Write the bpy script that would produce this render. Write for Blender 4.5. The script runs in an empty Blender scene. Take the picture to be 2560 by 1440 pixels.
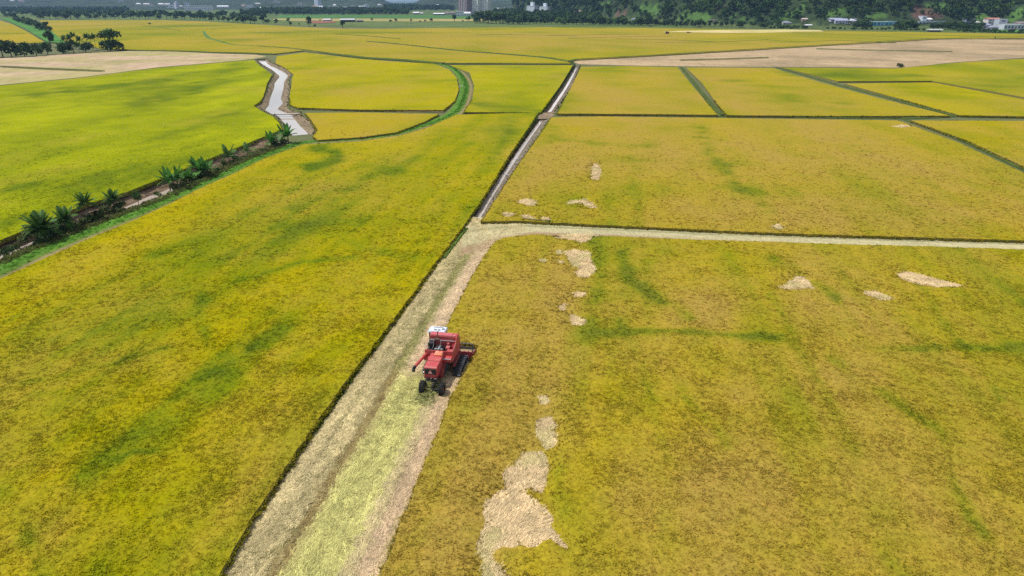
import bpy, math, random
import numpy as np
from mathutils import Vector, Matrix
from mathutils.geometry import delaunay_2d_cdt

# ------------------------------------------------------------------ camera, sky, sun, exposure
sc = bpy.context.scene
H = 40.0                       # drone height
F = 1706.67                    # focal length in pixels of the 2560 px wide photograph
P = math.atan(720 / F)         # pitch below the horizon
cam_d = bpy.data.cameras.new('camera')
cam_d.lens = 24; cam_d.sensor_width = 36; cam_d.clip_end = 40000; cam_d.clip_start = 0.5
cam = bpy.data.objects.new('camera', cam_d)
sc.collection.objects.link(cam)
cam.location = (0, 0, H); cam.rotation_euler = (math.pi / 2 - P, 0, 0)
sc.camera = cam

SUN_EL, SUN_AZ = 60.0, -78.0   # azimuth clockwise from +Y (the viewing direction)
world = bpy.data.worlds.new('World'); sc.world = world; world.use_nodes = True
wn = world.node_tree; wn.nodes.clear()
w_out = wn.nodes.new('ShaderNodeOutputWorld'); w_bg = wn.nodes.new('ShaderNodeBackground')
w_sky = wn.nodes.new('ShaderNodeTexSky'); w_sky.sky_type = 'NISHITA'; w_sky.sun_disc = False
w_sky.sun_elevation = math.radians(SUN_EL); w_sky.sun_rotation = math.radians(SUN_AZ)
w_tc = wn.nodes.new('ShaderNodeTexCoord'); w_map = wn.nodes.new('ShaderNodeMapping'); w_map.inputs['Scale'].default_value = (1, 1, 3.5)
w_no = wn.nodes.new('ShaderNodeTexNoise'); w_no.inputs['Scale'].default_value = 3.0; w_no.inputs['Detail'].default_value = 7
w_rp = wn.nodes.new('ShaderNodeValToRGB'); w_rp.color_ramp.elements[0].position = .42; w_rp.color_ramp.elements[1].position = .62
w_mx = wn.nodes.new('ShaderNodeMix'); w_mx.data_type = 'RGBA'; w_mx.inputs[7].default_value = (10.5, 10.7, 11.0, 1)
wn.links.new(w_tc.outputs['Generated'], w_map.inputs[0]); wn.links.new(w_map.outputs[0], w_no.inputs['Vector'])
wn.links.new(w_no.outputs['Fac'], w_rp.inputs[0]); wn.links.new(w_rp.outputs[0], w_mx.inputs[0])
wn.links.new(w_sky.outputs[0], w_mx.inputs[6]); wn.links.new(w_mx.outputs[2], w_bg.inputs[0])
w_bg.inputs[1].default_value = 0.10
wn.links.new(w_bg.outputs[0], w_out.inputs[0])

sun_d = bpy.data.lights.new('sun', 'SUN'); sun_d.energy = 4.2; sun_d.angle = math.radians(0.5); sun_d.color = (1.0, 0.965, 0.90)
sun = bpy.data.objects.new('sun', sun_d); sc.collection.objects.link(sun)
_e, _a = math.radians(SUN_EL), math.radians(SUN_AZ)
sdir = Vector((math.sin(_a) * math.cos(_e), math.cos(_a) * math.cos(_e), math.sin(_e)))
sun.rotation_euler = sdir.to_track_quat('Z', 'Y').to_euler(); sun.location = sdir * 500

sc.view_settings.view_transform = 'Standard'; sc.view_settings.look = 'None'
sc.view_settings.exposure = 0.0; sc.view_settings.gamma = 1.0; sc.view_settings.use_curve_mapping = False
sc.cycles.use_denoising = False
sc.cycles.max_bounces = 6; sc.cycles.diffuse_bounces = 2; sc.cycles.glossy_bounces = 2; sc.cycles.transmission_bounces = 2
sc.cycles.volume_bounces = 0; sc.cycles.transparent_max_bounces = 6
HAZE = 6e-5

rng = np.random.default_rng(7); random.seed(7)

# ------------------------------------------------------------------ photograph <-> place
def ray(px, py):
    cx = (px - 1280) / F; cy = (720 - py) / F
    return np.array([cx, math.cos(P) + cy * math.sin(P), -math.sin(P) + cy * math.cos(P)])
def U(px, py, z=0.0):
    d = ray(px, py); t = (z - H) / d[2]
    return np.array([d[0] * t, d[1] * t])
def UL(pts, z=0.0):
    return np.array([U(p[0], p[1], p[2] if len(p) > 2 else z) for p in pts])
def PX(x, y, z=0.0):
    x = np.asarray(x, float); y = np.asarray(y, float)
    dz = z - H
    fw = y * math.cos(P) - dz * math.sin(P); up = y * math.sin(P) + dz * math.cos(P)
    fw = np.maximum(fw, 1e-3)
    return 1280 + F * x / fw, 720 - F * up / fw

# ------------------------------------------------------------------ noise in numpy
def _h(ix, iy, s):
    n = (ix.astype(np.int64) * 374761393 + iy.astype(np.int64) * 668265263 + s * 1442695041) & 0x7fffffff
    n = ((n ^ (n >> 13)) * 1274126177) & 0x7fffffff
    return ((n ^ (n >> 16)) & 0xffff) / 65535.0
def vnoise(x, y, s=0):
    x = np.asarray(x, float); y = np.asarray(y, float)
    ix = np.floor(x); iy = np.floor(y); fx = x - ix; fy = y - iy
    fx = fx * fx * (3 - 2 * fx); fy = fy * fy * (3 - 2 * fy)
    a = _h(ix, iy, s); b = _h(ix + 1, iy, s); c = _h(ix, iy + 1, s); d = _h(ix + 1, iy + 1, s)
    return a + (b - a) * fx + (c - a) * fy + (a - b - c + d) * fx * fy
def fbm(x, y, s=0, o=4):
    v = 0; a = .5; t = 0
    for k in range(o):
        v = v + a * vnoise(np.asarray(x) * 2 ** k + 17.3 * k, np.asarray(y) * 2 ** k - 9.1 * k, s + k); t += a; a *= .5
    return v / t
def sst(a, b, x): 
    t = np.clip((np.asarray(x, float) - a) / (b - a), 0, 1); return t * t * (3 - 2 * t)

# ------------------------------------------------------------------ tagging and linking
def tag(o, label=None, cat=None, group=None, kind=None):
    if label: o['label'] = label
    if cat: o['category'] = cat
    if group: o['group'] = group
    if kind: o['kind'] = kind
    return o
def link(o, parent=None):
    sc.collection.objects.link(o)
    if parent is not None: o.parent = parent
    return o
def empty(name, loc=(0, 0, 0), rz=0.0, scale=1.0):
    o = bpy.data.objects.new(name, None); o.location = loc; o.rotation_euler = (0, 0, rz)
    o.scale = (scale,) * 3 if not hasattr(scale, '__len__') else scale
    o.empty_display_size = .5
    return link(o)
def copy_tree(o, parent=None):
    c = o.copy(); sc.collection.objects.link(c)
    if parent is not None: c.parent = parent
    for ch in o.children: copy_tree(ch, c)
    return c

# ------------------------------------------------------------------ materials
def mat(name, rough=.85, spec=.3):
    m = bpy.data.materials.new(name); m.use_nodes = True
    b = m.node_tree.nodes['Principled BSDF']; b.inputs['Roughness'].default_value = rough
    b.inputs['Specular IOR Level'].default_value = spec
    return m, m.node_tree, b
def nnode(nt, scale, detail=4, vec=None, rough=.55, geo=True):
    n = nt.nodes.new('ShaderNodeTexNoise'); n.inputs['Scale'].default_value = scale; n.inputs['Detail'].default_value = detail
    n.inputs['Roughness'].default_value = rough
    if vec is None:
        g = nt.nodes.new('ShaderNodeNewGeometry' if geo else 'ShaderNodeTexCoord')
        nt.links.new(g.outputs['Position' if geo else 'Object'], n.inputs['Vector'])
    else: nt.links.new(vec, n.inputs['Vector'])
    return n
def mixc(nt, fac, a, b, mode='MIX'):
    m = nt.nodes.new('ShaderNodeMix'); m.data_type = 'RGBA'; m.blend_type = mode
    for s, v in ((0, fac), (6, a), (7, b)):
        if isinstance(v, (int, float)): m.inputs[s].default_value = v
        elif isinstance(v, tuple): m.inputs[s].default_value = (v[0], v[1], v[2], 1)
        else: nt.links.new(v, m.inputs[s])
    return m.outputs[2]
def ramp(nt, inp, p0, p1, c0=0.0, c1=1.0):
    r = nt.nodes.new('ShaderNodeMapRange'); r.inputs[1].default_value = p0; r.inputs[2].default_value = p1
    r.inputs[3].default_value = c0; r.inputs[4].default_value = c1; nt.links.new(inp, r.inputs[0]); return r.outputs[0]
def bump(nt, b, inp, strength=.4, dist=.1):
    n = nt.nodes.new('ShaderNodeBump'); n.inputs['Strength'].default_value = strength; n.inputs['Distance'].default_value = dist
    nt.links.new(inp, n.inputs['Height']); nt.links.new(n.outputs[0], b.inputs['Normal'])
def two_tone(name, c1, c2, scale=3.0, rough=.85, spec=.3, metal=0.0, bmp=0.0, bdist=.05, geo=False, lo=.35, hi=.65):
    m, nt, b = mat(name, rough, spec); n = nnode(nt, scale, 5, geo=geo)
    nt.links.new(mixc(nt, ramp(nt, n.outputs[0], lo, hi), c1, c2), b.inputs['Base Color'])
    b.inputs['Metallic'].default_value = metal
    if bmp: bump(nt, b, n.outputs[0], bmp, bdist)
    return m

def attr(nt, name, inst=False):
    a = nt.nodes.new('ShaderNodeAttribute'); a.attribute_name = name
    a.attribute_type = 'INSTANCER' if inst else 'GEOMETRY'
    return a
# crop canopy: the ripeness colour comes with the vertices, fine mottling from noise
def canopy_mat():
    m, nt, b = mat('rice_canopy', .95, .02)
    a = attr(nt, 'col')
    n1 = nnode(nt, 2.6, 4, rough=.7); n2 = nnode(nt, .55, 3)
    c = mixc(nt, ramp(nt, n1.outputs[0], .36, .66), (.74, .74, .70), (1.16, 1.16, 1.12))
    c2 = mixc(nt, ramp(nt, n2.outputs[0], .35, .65), (.93, .97, .95), (1.06, 1.02, 1.03))
    c = mixc(nt, 1.0, c, c2, 'MULTIPLY')
    nt.links.new(mixc(nt, 1.0, a.outputs['Color'], c, 'MULTIPLY'), b.inputs['Base Color'])
    bump(nt, b, n1.outputs[0], .7, .25)
    return m
def inst_mat(name, rough=.9, vary=.35, geo_scale=0.0, trans=0.0):
    m, nt, b = mat(name, rough, .03)
    a = attr(nt, 'col', True); oi = nt.nodes.new('ShaderNodeObjectInfo')
    v = ramp(nt, oi.outputs['Random'], 0, 1, 1 - vary, 1 + vary)
    c = nt.nodes.new('ShaderNodeVectorMath'); c.operation = 'SCALE'
    nt.links.new(a.outputs['Color'], c.inputs[0]); nt.links.new(v, c.inputs['Scale'])
    sh = attr(nt, 'shade'); c2 = nt.nodes.new('ShaderNodeVectorMath'); c2.operation = 'SCALE'
    nt.links.new(c.outputs[0], c2.inputs[0]); nt.links.new(sh.outputs['Fac'], c2.inputs['Scale'])
    nt.links.new(c2.outputs[0], b.inputs['Base Color'])
    if trans:
        t = nt.nodes.new('ShaderNodeBsdfTranslucent'); nt.links.new(c2.outputs[0], t.inputs[0])
        mx = nt.nodes.new('ShaderNodeMixShader'); mx.inputs[0].default_value = trans
        nt.links.new(b.outputs[0], mx.inputs[1]); nt.links.new(t.outputs[0], mx.inputs[2])
        nt.links.new(mx.outputs[0], nt.nodes['Material Output'].inputs[0])
    return m
def vcol_mat(name, rough=.95, s1=1.2, lo=(.6, .6, .6), hi=(1.3, 1.3, 1.3), bmp=.6, bd=.12, aniso=None):
    m, nt, b = mat(name, rough, .1); a = attr(nt, 'col')
    vec = None
    if aniso:
        g = nt.nodes.new('ShaderNodeNewGeometry'); mp = nt.nodes.new('ShaderNodeMapping')
        mp.inputs['Rotation'].default_value = (0, 0, aniso[0]); mp.inputs['Scale'].default_value = aniso[1]
        nt.links.new(g.outputs['Position'], mp.inputs[0]); vec = mp.outputs[0]
    n = nnode(nt, s1, 6, vec=vec, rough=.7)
    c = mixc(nt, ramp(nt, n.outputs[0], .35, .66), lo, hi)
    nt.links.new(mixc(nt, 1.0, a.outputs['Color'], c, 'MULTIPLY'), b.inputs['Base Color'])
    if bmp: bump(nt, b, n.outputs[0], bmp, bd)
    return m
M = {}
M['canopy'] = canopy_mat()
M['tuft'] = inst_mat('rice_leaves', .85, .16, trans=.3)
M['weed'] = inst_mat('weed_leaves', .8, .35, trans=.2)
M['straw'] = inst_mat('loose_straw', .9, .25)
M['forest'] = inst_mat('forest_leaves', .9, .35, trans=.15)
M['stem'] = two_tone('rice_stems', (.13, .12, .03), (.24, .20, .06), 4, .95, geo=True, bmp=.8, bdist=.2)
M['ground'] = two_tone('ground_soil', (.08, .10, .03), (.13, .13, .045), .02, .95, geo=True)
M['meadow'] = vcol_mat('meadow_grass', s1=.02, lo=(.8, .8, .8), hi=(1.15, 1.15, 1.1), bmp=0)
M['stubble'] = vcol_mat('stubble_straw', s1=2.6, lo=(.72, .70, .66), hi=(1.2, 1.2, 1.2), bmp=.6, bd=.10, aniso=(math.radians(-8.4), (1.6, .35, 1)))
M['stubble_far'] = vcol_mat('stubble_far', s1=.25, lo=(.82, .8, .76), hi=(1.12, 1.12, 1.14), bmp=.4, bd=.2, aniso=(.25, (1.0, .35, 1)))
M['bank'] = vcol_mat('bank_soil', s1=.9, lo=(.5, .48, .45), hi=(1.35, 1.3, 1.25), bmp=1.0, bd=.35)
M['grass'] = vcol_mat('track_grass', s1=1.8, lo=(.7, .72, .6), hi=(1.25, 1.25, 1.2), bmp=.8, bd=.12)
M['bark'] = two_tone('bark', (.09, .07, .05), (.2, .17, .13), 2, .9, bmp=.5)

def leaf_mat(name, c1, c2, rough=.65, trans=.2):
    m, nt, b = mat(name, rough, .12); n = nnode(nt, .6, 3, geo=False)
    oi = nt.nodes.new('ShaderNodeObjectInfo'); v = ramp(nt, oi.outputs['Random'], 0, 1, .72, 1.3)
    c = mixc(nt, ramp(nt, n.outputs[0], .35, .65), c1, c2)
    s = nt.nodes.new('ShaderNodeVectorMath'); s.operation = 'SCALE'; nt.links.new(c, s.inputs[0]); nt.links.new(v, s.inputs['Scale'])
    sh = attr(nt, 'shade'); s2 = nt.nodes.new('ShaderNodeVectorMath'); s2.operation = 'SCALE'
    nt.links.new(s.outputs[0], s2.inputs[0]); nt.links.new(sh.outputs['Fac'], s2.inputs['Scale'])
    nt.links.new(s2.outputs[0], b.inputs['Base Color'])
    t = nt.nodes.new('ShaderNodeBsdfTranslucent'); nt.links.new(s2.outputs[0], t.inputs[0])
    mx = nt.nodes.new('ShaderNodeMixShader'); mx.inputs[0].default_value = trans
    nt.links.new(b.outputs[0], mx.inputs[1]); nt.links.new(t.outputs[0], mx.inputs[2])
    nt.links.new(mx.outputs[0], nt.nodes['Material Output'].inputs[0])
    return m
M['leaf'] = leaf_mat('tree_leaves', (.025, .055, .015), (.065, .12, .026))
M['leaf_light'] = leaf_mat('tree_leaves_light', (.05, .10, .02), (.09, .16, .035))
M['leaf_mid'] = leaf_mat('shrub_leaves', (.05, .075, .02), (.12, .14, .045))
M['palm'] = leaf_mat('palm_fronds', (.045, .11, .018), (.10, .20, .04), .6, .3)
M['banana'] = leaf_mat('banana_leaves', (.045, .15, .022), (.11, .26, .045), .6, .3)

# ------------------------------------------------------------------ mesh helpers
def np_mesh(name, V, Fc, m=None, col=None, parent=None, smooth=False, shade=None, mats=None, midx=None):
    me = bpy.data.meshes.new(name); me.from_pydata([tuple(v) for v in V], [], [tuple(int(i) for i in f) for f in Fc]); me.update()
    for x in (mats or ([m] if m else [])): me.materials.append(x)
    if midx is not None: me.polygons.foreach_set('material_index', np.asarray(midx, np.int32))
    if col is not None:
        a = me.attributes.new('col', 'FLOAT_COLOR', 'POINT'); c = np.ones((len(V), 4), np.float32); c[:, :3] = col; a.data.foreach_set('color', c.ravel())
    if shade is not None:
        a = me.attributes.new('shade', 'FLOAT', 'POINT'); a.data.foreach_set('value', np.asarray(shade, np.float32))
    if smooth: me.polygons.foreach_set('use_smooth', np.ones(len(me.polygons), bool))
    return link(bpy.data.objects.new(name, me), parent)

def pip(px, py, poly):
    inside = np.zeros(len(px), bool); j = len(poly) - 1
    for i in range(len(poly)):
        xi, yi = poly[i]; xj, yj = poly[j]
        if yi != yj:
            c = ((yi > py) != (yj > py)) & (px < (xj - xi) * (py - yi) / (yj - yi) + xi); inside ^= c
        j = i
    return inside
def seg_d(px, py, pl):
    d = np.full(len(px), 1e9)
    for a, b in zip(pl[:-1], pl[1:]):
        ax, ay = a[:2]; vx, vy = b[0] - ax, b[1] - ay; L = vx * vx + vy * vy + 1e-9
        t = np.clip(((px - ax) * vx + (py - ay) * vy) / L, 0, 1)
        d = np.minimum(d, np.hypot(px - ax - t * vx, py - ay - t * vy))
    return d
def densify(poly, step, closed=True, jit=0.0, adapt=True):
    out = []; n = len(poly); R = n if closed else n - 1
    for i in range(R):
        a = np.asarray(poly[i][:2], float); b = np.asarray(poly[(i + 1) % n][:2], float); L = np.linalg.norm(b - a)
        s = step * max(1, math.hypot(*((a + b) / 2)) / 130) if adapt else step
        k = max(1, int(L / s)); nv = np.array([-(b - a)[1], (b - a)[0]]) / max(L, 1e-6)
        for q in range(k):
            p = a + (b - a) * q / k
            if jit and q: p = p + nv * random.uniform(-jit, jit)
            out.append(p)
    if not closed: out.append(np.asarray(poly[-1][:2], float))
    return np.array(out)
def smooth_line(pts, step):
    """Catmull-Rom through world points, resampled."""
    pts = [np.asarray(p, float) for p in pts]; pts = [2 * pts[0] - pts[1]] + pts + [2 * pts[-1] - pts[-2]]; out = []
    for i in range(1, len(pts) - 2):
        p0, p1, p2, p3 = pts[i - 1:i + 3]; L = np.linalg.norm(p2[:2] - p1[:2]); s = step * max(1, math.hypot(*p1[:2]) / 130); k = max(1, int(L / s))
        for q in range(k):
            t = q / k
            out.append(.5 * (2 * p1 + (p2 - p0) * t + (2 * p0 - 5 * p1 + 4 * p2 - p3) * t * t + (3 * p1 - p0 - 3 * p2 + p3) * t ** 3))
    out.append(pts[-2]); return np.array(out)

def grow(poly, d):
    a = np.roll(poly, 1, 0); b = np.roll(poly, -1, 0); t = b - a; t /= np.linalg.norm(t, axis=1)[:, None] + 1e-9; A = np.dot(poly[:, 0], np.roll(poly[:, 1], -1)) - np.dot(poly[:, 1], np.roll(poly[:, 0], -1))
    return poly + np.column_stack([t[:, 1], -t[:, 0]]) * d * (1 if A > 0 else -1)
def sheet(poly, holes=(), inner=None):
    """constrained triangulation of a world polygon with holes; returns points, triangles"""
    pts = [Vector(p[:2]) for p in poly]; loops = [list(range(len(poly)))]; n = len(poly)
    for h in holes:
        loops.append(list(range(n, n + len(h)))); pts += [Vector(p[:2]) for p in h]; n += len(h)
    if inner is not None and len(inner): pts += [Vector(p) for p in inner]
    edges = []
    for l in loops: edges += [(l[i], l[(i + 1) % len(l)]) for i in range(len(l))]
    v, e, f, *_ = delaunay_2d_cdt(pts, edges, [], 0, 1e-4)
    V = np.array([(p.x, p.y) for p in v]); T = np.array([t for t in f if len(t) == 3])
    c = V[T].mean(1); keep = pip(c[:, 0], c[:, 1], poly)
    for h in holes: keep &= ~pip(c[:, 0], c[:, 1], h)
    T = T[keep]
    A = V[T]; cr = (A[:, 1, 0] - A[:, 0, 0]) * (A[:, 2, 1] - A[:, 0, 1]) - (A[:, 1, 1] - A[:, 0, 1]) * (A[:, 2, 0] - A[:, 0, 0])
    T = np.where((cr < 0)[:, None], T[:, ::-1], T)
    return V, T[np.abs(cr) > 1e-7]
def grid_in(poly, holes, s0, rings=True):
    """scattered inner points whose spacing grows with distance from the near side of the scene"""
    x0, y0 = poly.min(0); x1, y1 = poly.max(0); out = []; y = y0
    while y < y1:
        s = s0 * max(1, y / 90)
        lim = .95 * math.hypot(y, 40) + 20 + .12 * y
        xa, xb = max(x0, -lim), min(x1, lim)
        if xb > xa:
            xs = np.arange(xa, xb, s) + rng.uniform(-.25, .25) * s; n = len(xs)
            out.append(np.stack([xs + rng.uniform(-.3, .3, n) * s, np.full(n, y) + rng.uniform(-.3, .3, n) * s], 1))
        y += s * .9
    if not out: return np.zeros((0, 2))
    q = np.concatenate(out); k = pip(q[:, 0], q[:, 1], poly)
    for h in holes: k &= ~pip(q[:, 0], q[:, 1], h)
    return q[k]

# ------------------------------------------------------------------ ripeness of the crop (what the plants are, not how they are lit)
YEL = np.array([.385, .300, .002]); GRN = np.array([.175, .215, .003]); DGR = np.array([.075, .13, .006])
BRN = np.array([.38, .265, .05]); LIM = np.array([.35, .37, .002])
G_STROKES = [  # polyline in the photo, half width px, strength
 ([(1560, 640), (1580, 700), (1640, 745), (1720, 790)], 13, .95), ([(1480, 830), (1560, 830), (1700, 833), (1800, 835), (1950, 845)], 9, .8),
 ([(2090, 740), (2150, 830), (2175, 870), (2380, 866), (2560, 872)], 9, .7), ([(1485, 600), (1495, 700), (1440, 850), (1430, 960), (1410, 1060), (1395, 1180), (1400, 1290)], 26, .55),
 ([(1600, 600), (1650, 640), (1560, 720), (1500, 860)], 55, .45), ([(1690, 925), (1720, 1010), (1790, 1070), (1820, 1115)], 13, .6),
 ([(2080, 900), (2220, 990), (2350, 1080), (2420, 1290), (2460, 1350)], 13, .55), ([(2120, 1130), (2180, 1250), (2220, 1360), (2260, 1450)], 48, .5),
 ([(1930, 650), (2030, 700), (2090, 745)], 12, .6), ([(1740, 310), (1790, 400), (1850, 470), (1910, 520)], 12, .65),
 ([(1380, 345), (1530, 365), (1640, 365)], 5, .5), ([(1510, 402), (1700, 400), (1900, 412)], 8, .4), ([(1500, 480), (1800, 470), (2000, 480)], 14, .3),
 ([(790, 372), (845, 382), (852, 395), (820, 408), (765, 420)], 9, 1.3), ([(690, 575), (760, 565), (850, 558), (900, 525)], 20, .55),
 ([(730, 520), (830, 490), (930, 440), (1000, 420)], 12, .45), ([(0, 1230), (50, 1290), (90, 1380), (120, 1450)], 26, .6),
 ([(200, 1190), (300, 1100), (420, 1060), (480, 980), (600, 900), (700, 820)], 45, .6), ([(505, 740), (505, 800), (530, 860)], 14, .5),
 ([(60, 960), (220, 925), (310, 900), (430, 870)], 6, .6), ([(510, 948), (560, 925), (600, 895), (645, 858)], 9, .7), ([(0, 1005), (90, 985), (160, 980)], 6, .5), ([(270, 1165), (330, 1130), (400, 1128)], 6, .5), ([(600, 700), (760, 655), (900, 640)], 6, .4), ([(380, 640), (560, 560), (700, 480), (820, 400)], 14, .3), ([(640, 620), (800, 560), (940, 470), (1080, 360)], 12, .3), ([(700, 1100), (820, 960), (900, 850), (980, 740)], 12, .3), ([(1530, 760), (1600, 900), (1640, 1050), (1700, 1200)], 10, .35), ([(1900, 700), (1960, 800), (2010, 900), (2080, 1000)], 8, .3), ([(2250, 640), (2330, 760), (2400, 860), (2500, 1000)], 9, .35), ([(2400, 620), (2560, 760)], 8, .35), ([(1820, 640), (1900, 760), (1980, 870)], 7, .3),
 ([(60, 860), (300, 830), (420, 790)], 30, .25), ([(250, 1420), (330, 1330), (380, 1260)], 45, .5), ([(560, 1000), (700, 930), (820, 850)], 30, .3),
 ([(1000, 340), (1120, 320), (1290, 330)], 18, .35), ([(1290, 300), (1250, 370), (1160, 520)], 14, .3), ([(880, 610), (1000, 640), (1080, 640)], 12, .3),
 ([(1180, 262), (1260, 272), (1350, 276)], 9, .7), ([(1540, 190), (1560, 215), (1600, 260)], 16, .45), ([(1830, 200), (1900, 230), (1990, 250)], 14, .5),
 ([(1960, 180), (2100, 185), (2300, 190)], 9, .6), ([(340, 262), (460, 240), (600, 160)], 16, .5), ([(30, 470), (180, 440), (260, 450)], 20, .5), ([(560, 300), (660, 320), (660, 350)], 18, .35),
 ([(0, 560), (100, 520), (190, 480)], 14, .3), ([(720, 168), (790, 178)], 5, .8), ([(1030, 190), (1090, 200)], 6, .4), ([(640, 76), (800, 82), (1100, 84)], 3, .5), ([(60, 240), (300, 215), (420, 200)], 9, .5),
 ([(860, 66), (1000, 65), (1150, 64), (1350, 64), (1500, 66)], 3.5, 1.4), ([(340, 66), (500, 64), (640, 70)], 3, .9)]
B_BLOBS = [  # cx, cy, rx, ry, strength
 (1270, 880, 130, 45, .8), (1290, 990, 110, 130, .85), (1190, 1230, 90, 170, .75), (1080, 1400, 110, 120, .45), (1280, 720, 110, 70, .55), (1420, 740, 40, 90, .5),
 (1760, 770, 90, 45, .5), (2010, 770, 80, 40, .5), (1560, 400, 120, 40, .45), (1400, 420, 90, 60, .45), (2000, 520, 240, 40, .5), (2050, 390, 190, 50, .45), (2300, 540, 260, 40, .45),
 (1600, 1280, 200, 130, .4), (1850, 1250, 150, 120, .4), (2200, 1180, 160, 140, .3), (2050, 960, 180, 80, .35), (1430, 900, 30, 40, .3), (1750, 1440, 300, 60, .4),
 (600, 640, 120, 16, .35), (820, 470, 80, 14, .4), (400, 760, 120, 40, .3), (320, 900, 160, 50, .25), (980, 400, 120, 20, .3), (1500, 230, 120, 25, .35), (1640, 250, 110, 30, .4), (1950, 260, 190, 25, .4), (1840, 230, 40, 18, .4),
 (900, 105, 260, 9, .45), (1500, 110, 420, 12, .55), (1340, 90, 380, 6, .7), (1900, 118, 260, 8, .3), (150, 1330, 130, 100, .2), (230, 60, 130, 3, 1.1), (480, 54, 130, 2.5, .9), (1180, 88, 200, 5, .5), (850, 72, 200, 3, .5)]
def ripe(x, y, g0, b0, lim=0.0, seed=0, z=.8):
    """crop colour at world x,y: yellow, with greener and browner areas"""
    px, py = PX(x, y, z); th = math.radians(8.4)
    u = x * math.cos(th) - y * math.sin(th); v = x * math.sin(th) + y * math.cos(th)
    big = fbm(u / 20, v / 75, 11 + seed, 4); mid = fbm(u / 7, v / 11, 31 + seed, 4); fine = fbm(x / 1.6, y / 1.6, 51, 3); b_ = fbm(u / 18 + 9, v / 45, 71 + seed, 4)
    stk = fbm(u / 1.5, v / 34, 61 + seed, 3)
    g = g0 + (big - .5) * 1.35 + (mid - .5) * .65 + (fine - .5) * .25 + (stk - .5) * .95
    wx = px + (fbm(x / 6, y / 6, 5) - .5) * 26 * np.clip(60 / np.maximum(y, 30), .15, 1); wy = py + (fbm(x / 6 + 40, y / 6, 6) - .5) * 18 * np.clip(60 / np.maximum(y, 30), .1, 1)
    brk = sst(.38, .6, fbm(x / 4.5, y / 4.5, 141, 3))
    for pl, hw, s in G_STROKES:
        s = s * (1.25 if hw < 15 and hw > 4.9 else .95) * (.5 + .7 * brk)
        d = seg_d(wx, wy * 1.0, pl); g = g + s * np.exp(-(d / hw) ** 2 * .9) * (.6 + .9 * mid)
    b = b0 + (b_ - .5) * 1.3 + (mid - .5) * -.5 + (fine - .5) * .4
    for cx, cy, rx, ry, s in B_BLOBS:
        b = b + s * np.exp(-(((wx - cx) / rx) ** 2 + ((wy - cy) / ry) ** 2))
    g = g + .08 * sst(100, 48, y); b = b + .12 * sst(110, 50, y)
    g = np.clip(g, 0, 1.6)[:, None]; b = np.clip(b, 0, 1)[:, None] * (1 - .7 * np.clip(g, 0, 1))
    base = YEL * (1 - lim) + LIM * lim
    c = base * (1 - np.clip(g, 0, 1)) + GRN * np.clip(g, 0, 1); c = c + (DGR - c) * np.clip(g - .85, 0, .75)
    c = c * (1 - b) + BRN * b
    return c
def edge_drop(x, y, holes, reach=1.3):
    """how far the crop leans down towards a flattened patch"""
    out = np.zeros(len(x))
    for h in holes:
        c0 = h.mean(0); rr = np.linalg.norm(h - c0, axis=1).max() + reach + .5; k = np.where(np.hypot(x - c0[0], y - c0[1]) < rr)[0]
        if len(k): d = seg_d(x[k], y[k], list(h) + [h[0]]); d[pip(x[k], y[k], h)] = 0; out[k] = np.maximum(out[k], np.clip(1 - d / (reach * (.5 + fbm(x[k] / .8, y[k] / .8, 5))), 0, 1))
    return out
FIELDS = []        # (poly, holes, colour function) for scattering leaves
def rice_field(label, pts, g0, b0, lim=0.0, holes=(), s0=1.1, zc=.8, seed=0, jit=.12, world_pts=False, minstep=1.0):
    poly = np.asarray(pts, float) if world_pts else UL(pts, zc)
    poly = densify(poly, minstep, True, jit); hs = [grow(densify(UL(h, .45), .5, True, .26, False), .05) for h in holes]
    extra = [grow(h, k_) for h in hs for k_ in (.45, .95, 1.5)]; ip = grid_in(poly, hs, s0)
    if extra: ex = np.concatenate(extra); ex = ex[pip(ex[:, 0], ex[:, 1], poly)]; ok_ = np.ones(len(ex), bool); ok_ &= ~np.any([pip(ex[:, 0], ex[:, 1], h) for h in hs], axis=0); ip = np.concatenate([ip, ex[ok_]])
    V, T = sheet(poly, hs, ip)
    n = len(V); zz = zc + (fbm(V[:, 0] / 3, V[:, 1] / 3, 90) - .5) * .16
    zz = zz - .32 * edge_drop(V[:, 0], V[:, 1], hs) ** .8 if len(hs) else zz
    fn = lambda x, y: ripe(x, y, g0, b0, lim, seed)
    col = fn(V[:, 0], V[:, 1])
    # side walls of standing stems along every open edge
    E = np.sort(np.concatenate([T[:, [0, 1]], T[:, [1, 2]], T[:, [2, 0]]]), 1); Ed = np.concatenate([T[:, [0, 1]], T[:, [1, 2]], T[:, [2, 0]]])
    key = E[:, 0].astype(np.int64) * (n + 1) + E[:, 1]; uq, inv, cnt = np.unique(key, return_inverse=True, return_counts=True)
    B = Ed[cnt[inv] == 1]
    V3 = np.concatenate([np.column_stack([V, zz]), np.column_stack([V, np.full(n, -.05)])])
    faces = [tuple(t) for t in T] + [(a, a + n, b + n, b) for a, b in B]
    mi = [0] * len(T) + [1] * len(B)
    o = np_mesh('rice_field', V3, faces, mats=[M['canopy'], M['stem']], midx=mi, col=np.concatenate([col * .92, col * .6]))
    tag(o, label, 'rice field', kind='stuff')
    FIELDS.append((poly, hs, fn, V, B)); return o

# ------------------------------------------------------------------ machine frame (needed for the edge of the standing crop)
OM = (np.array(U(1000 + 690 / 6.545, 790 + 1290 / 6.545)) + np.array(U(1000 + 370 / 6.545, 790 + 1270 / 6.545))) / 2
YAW = math.radians(10)
def ML(x, y):
    return OM + np.array([math.cos(YAW), -math.sin(YAW)]) * x + np.array([math.sin(YAW), math.cos(YAW)]) * y

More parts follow.
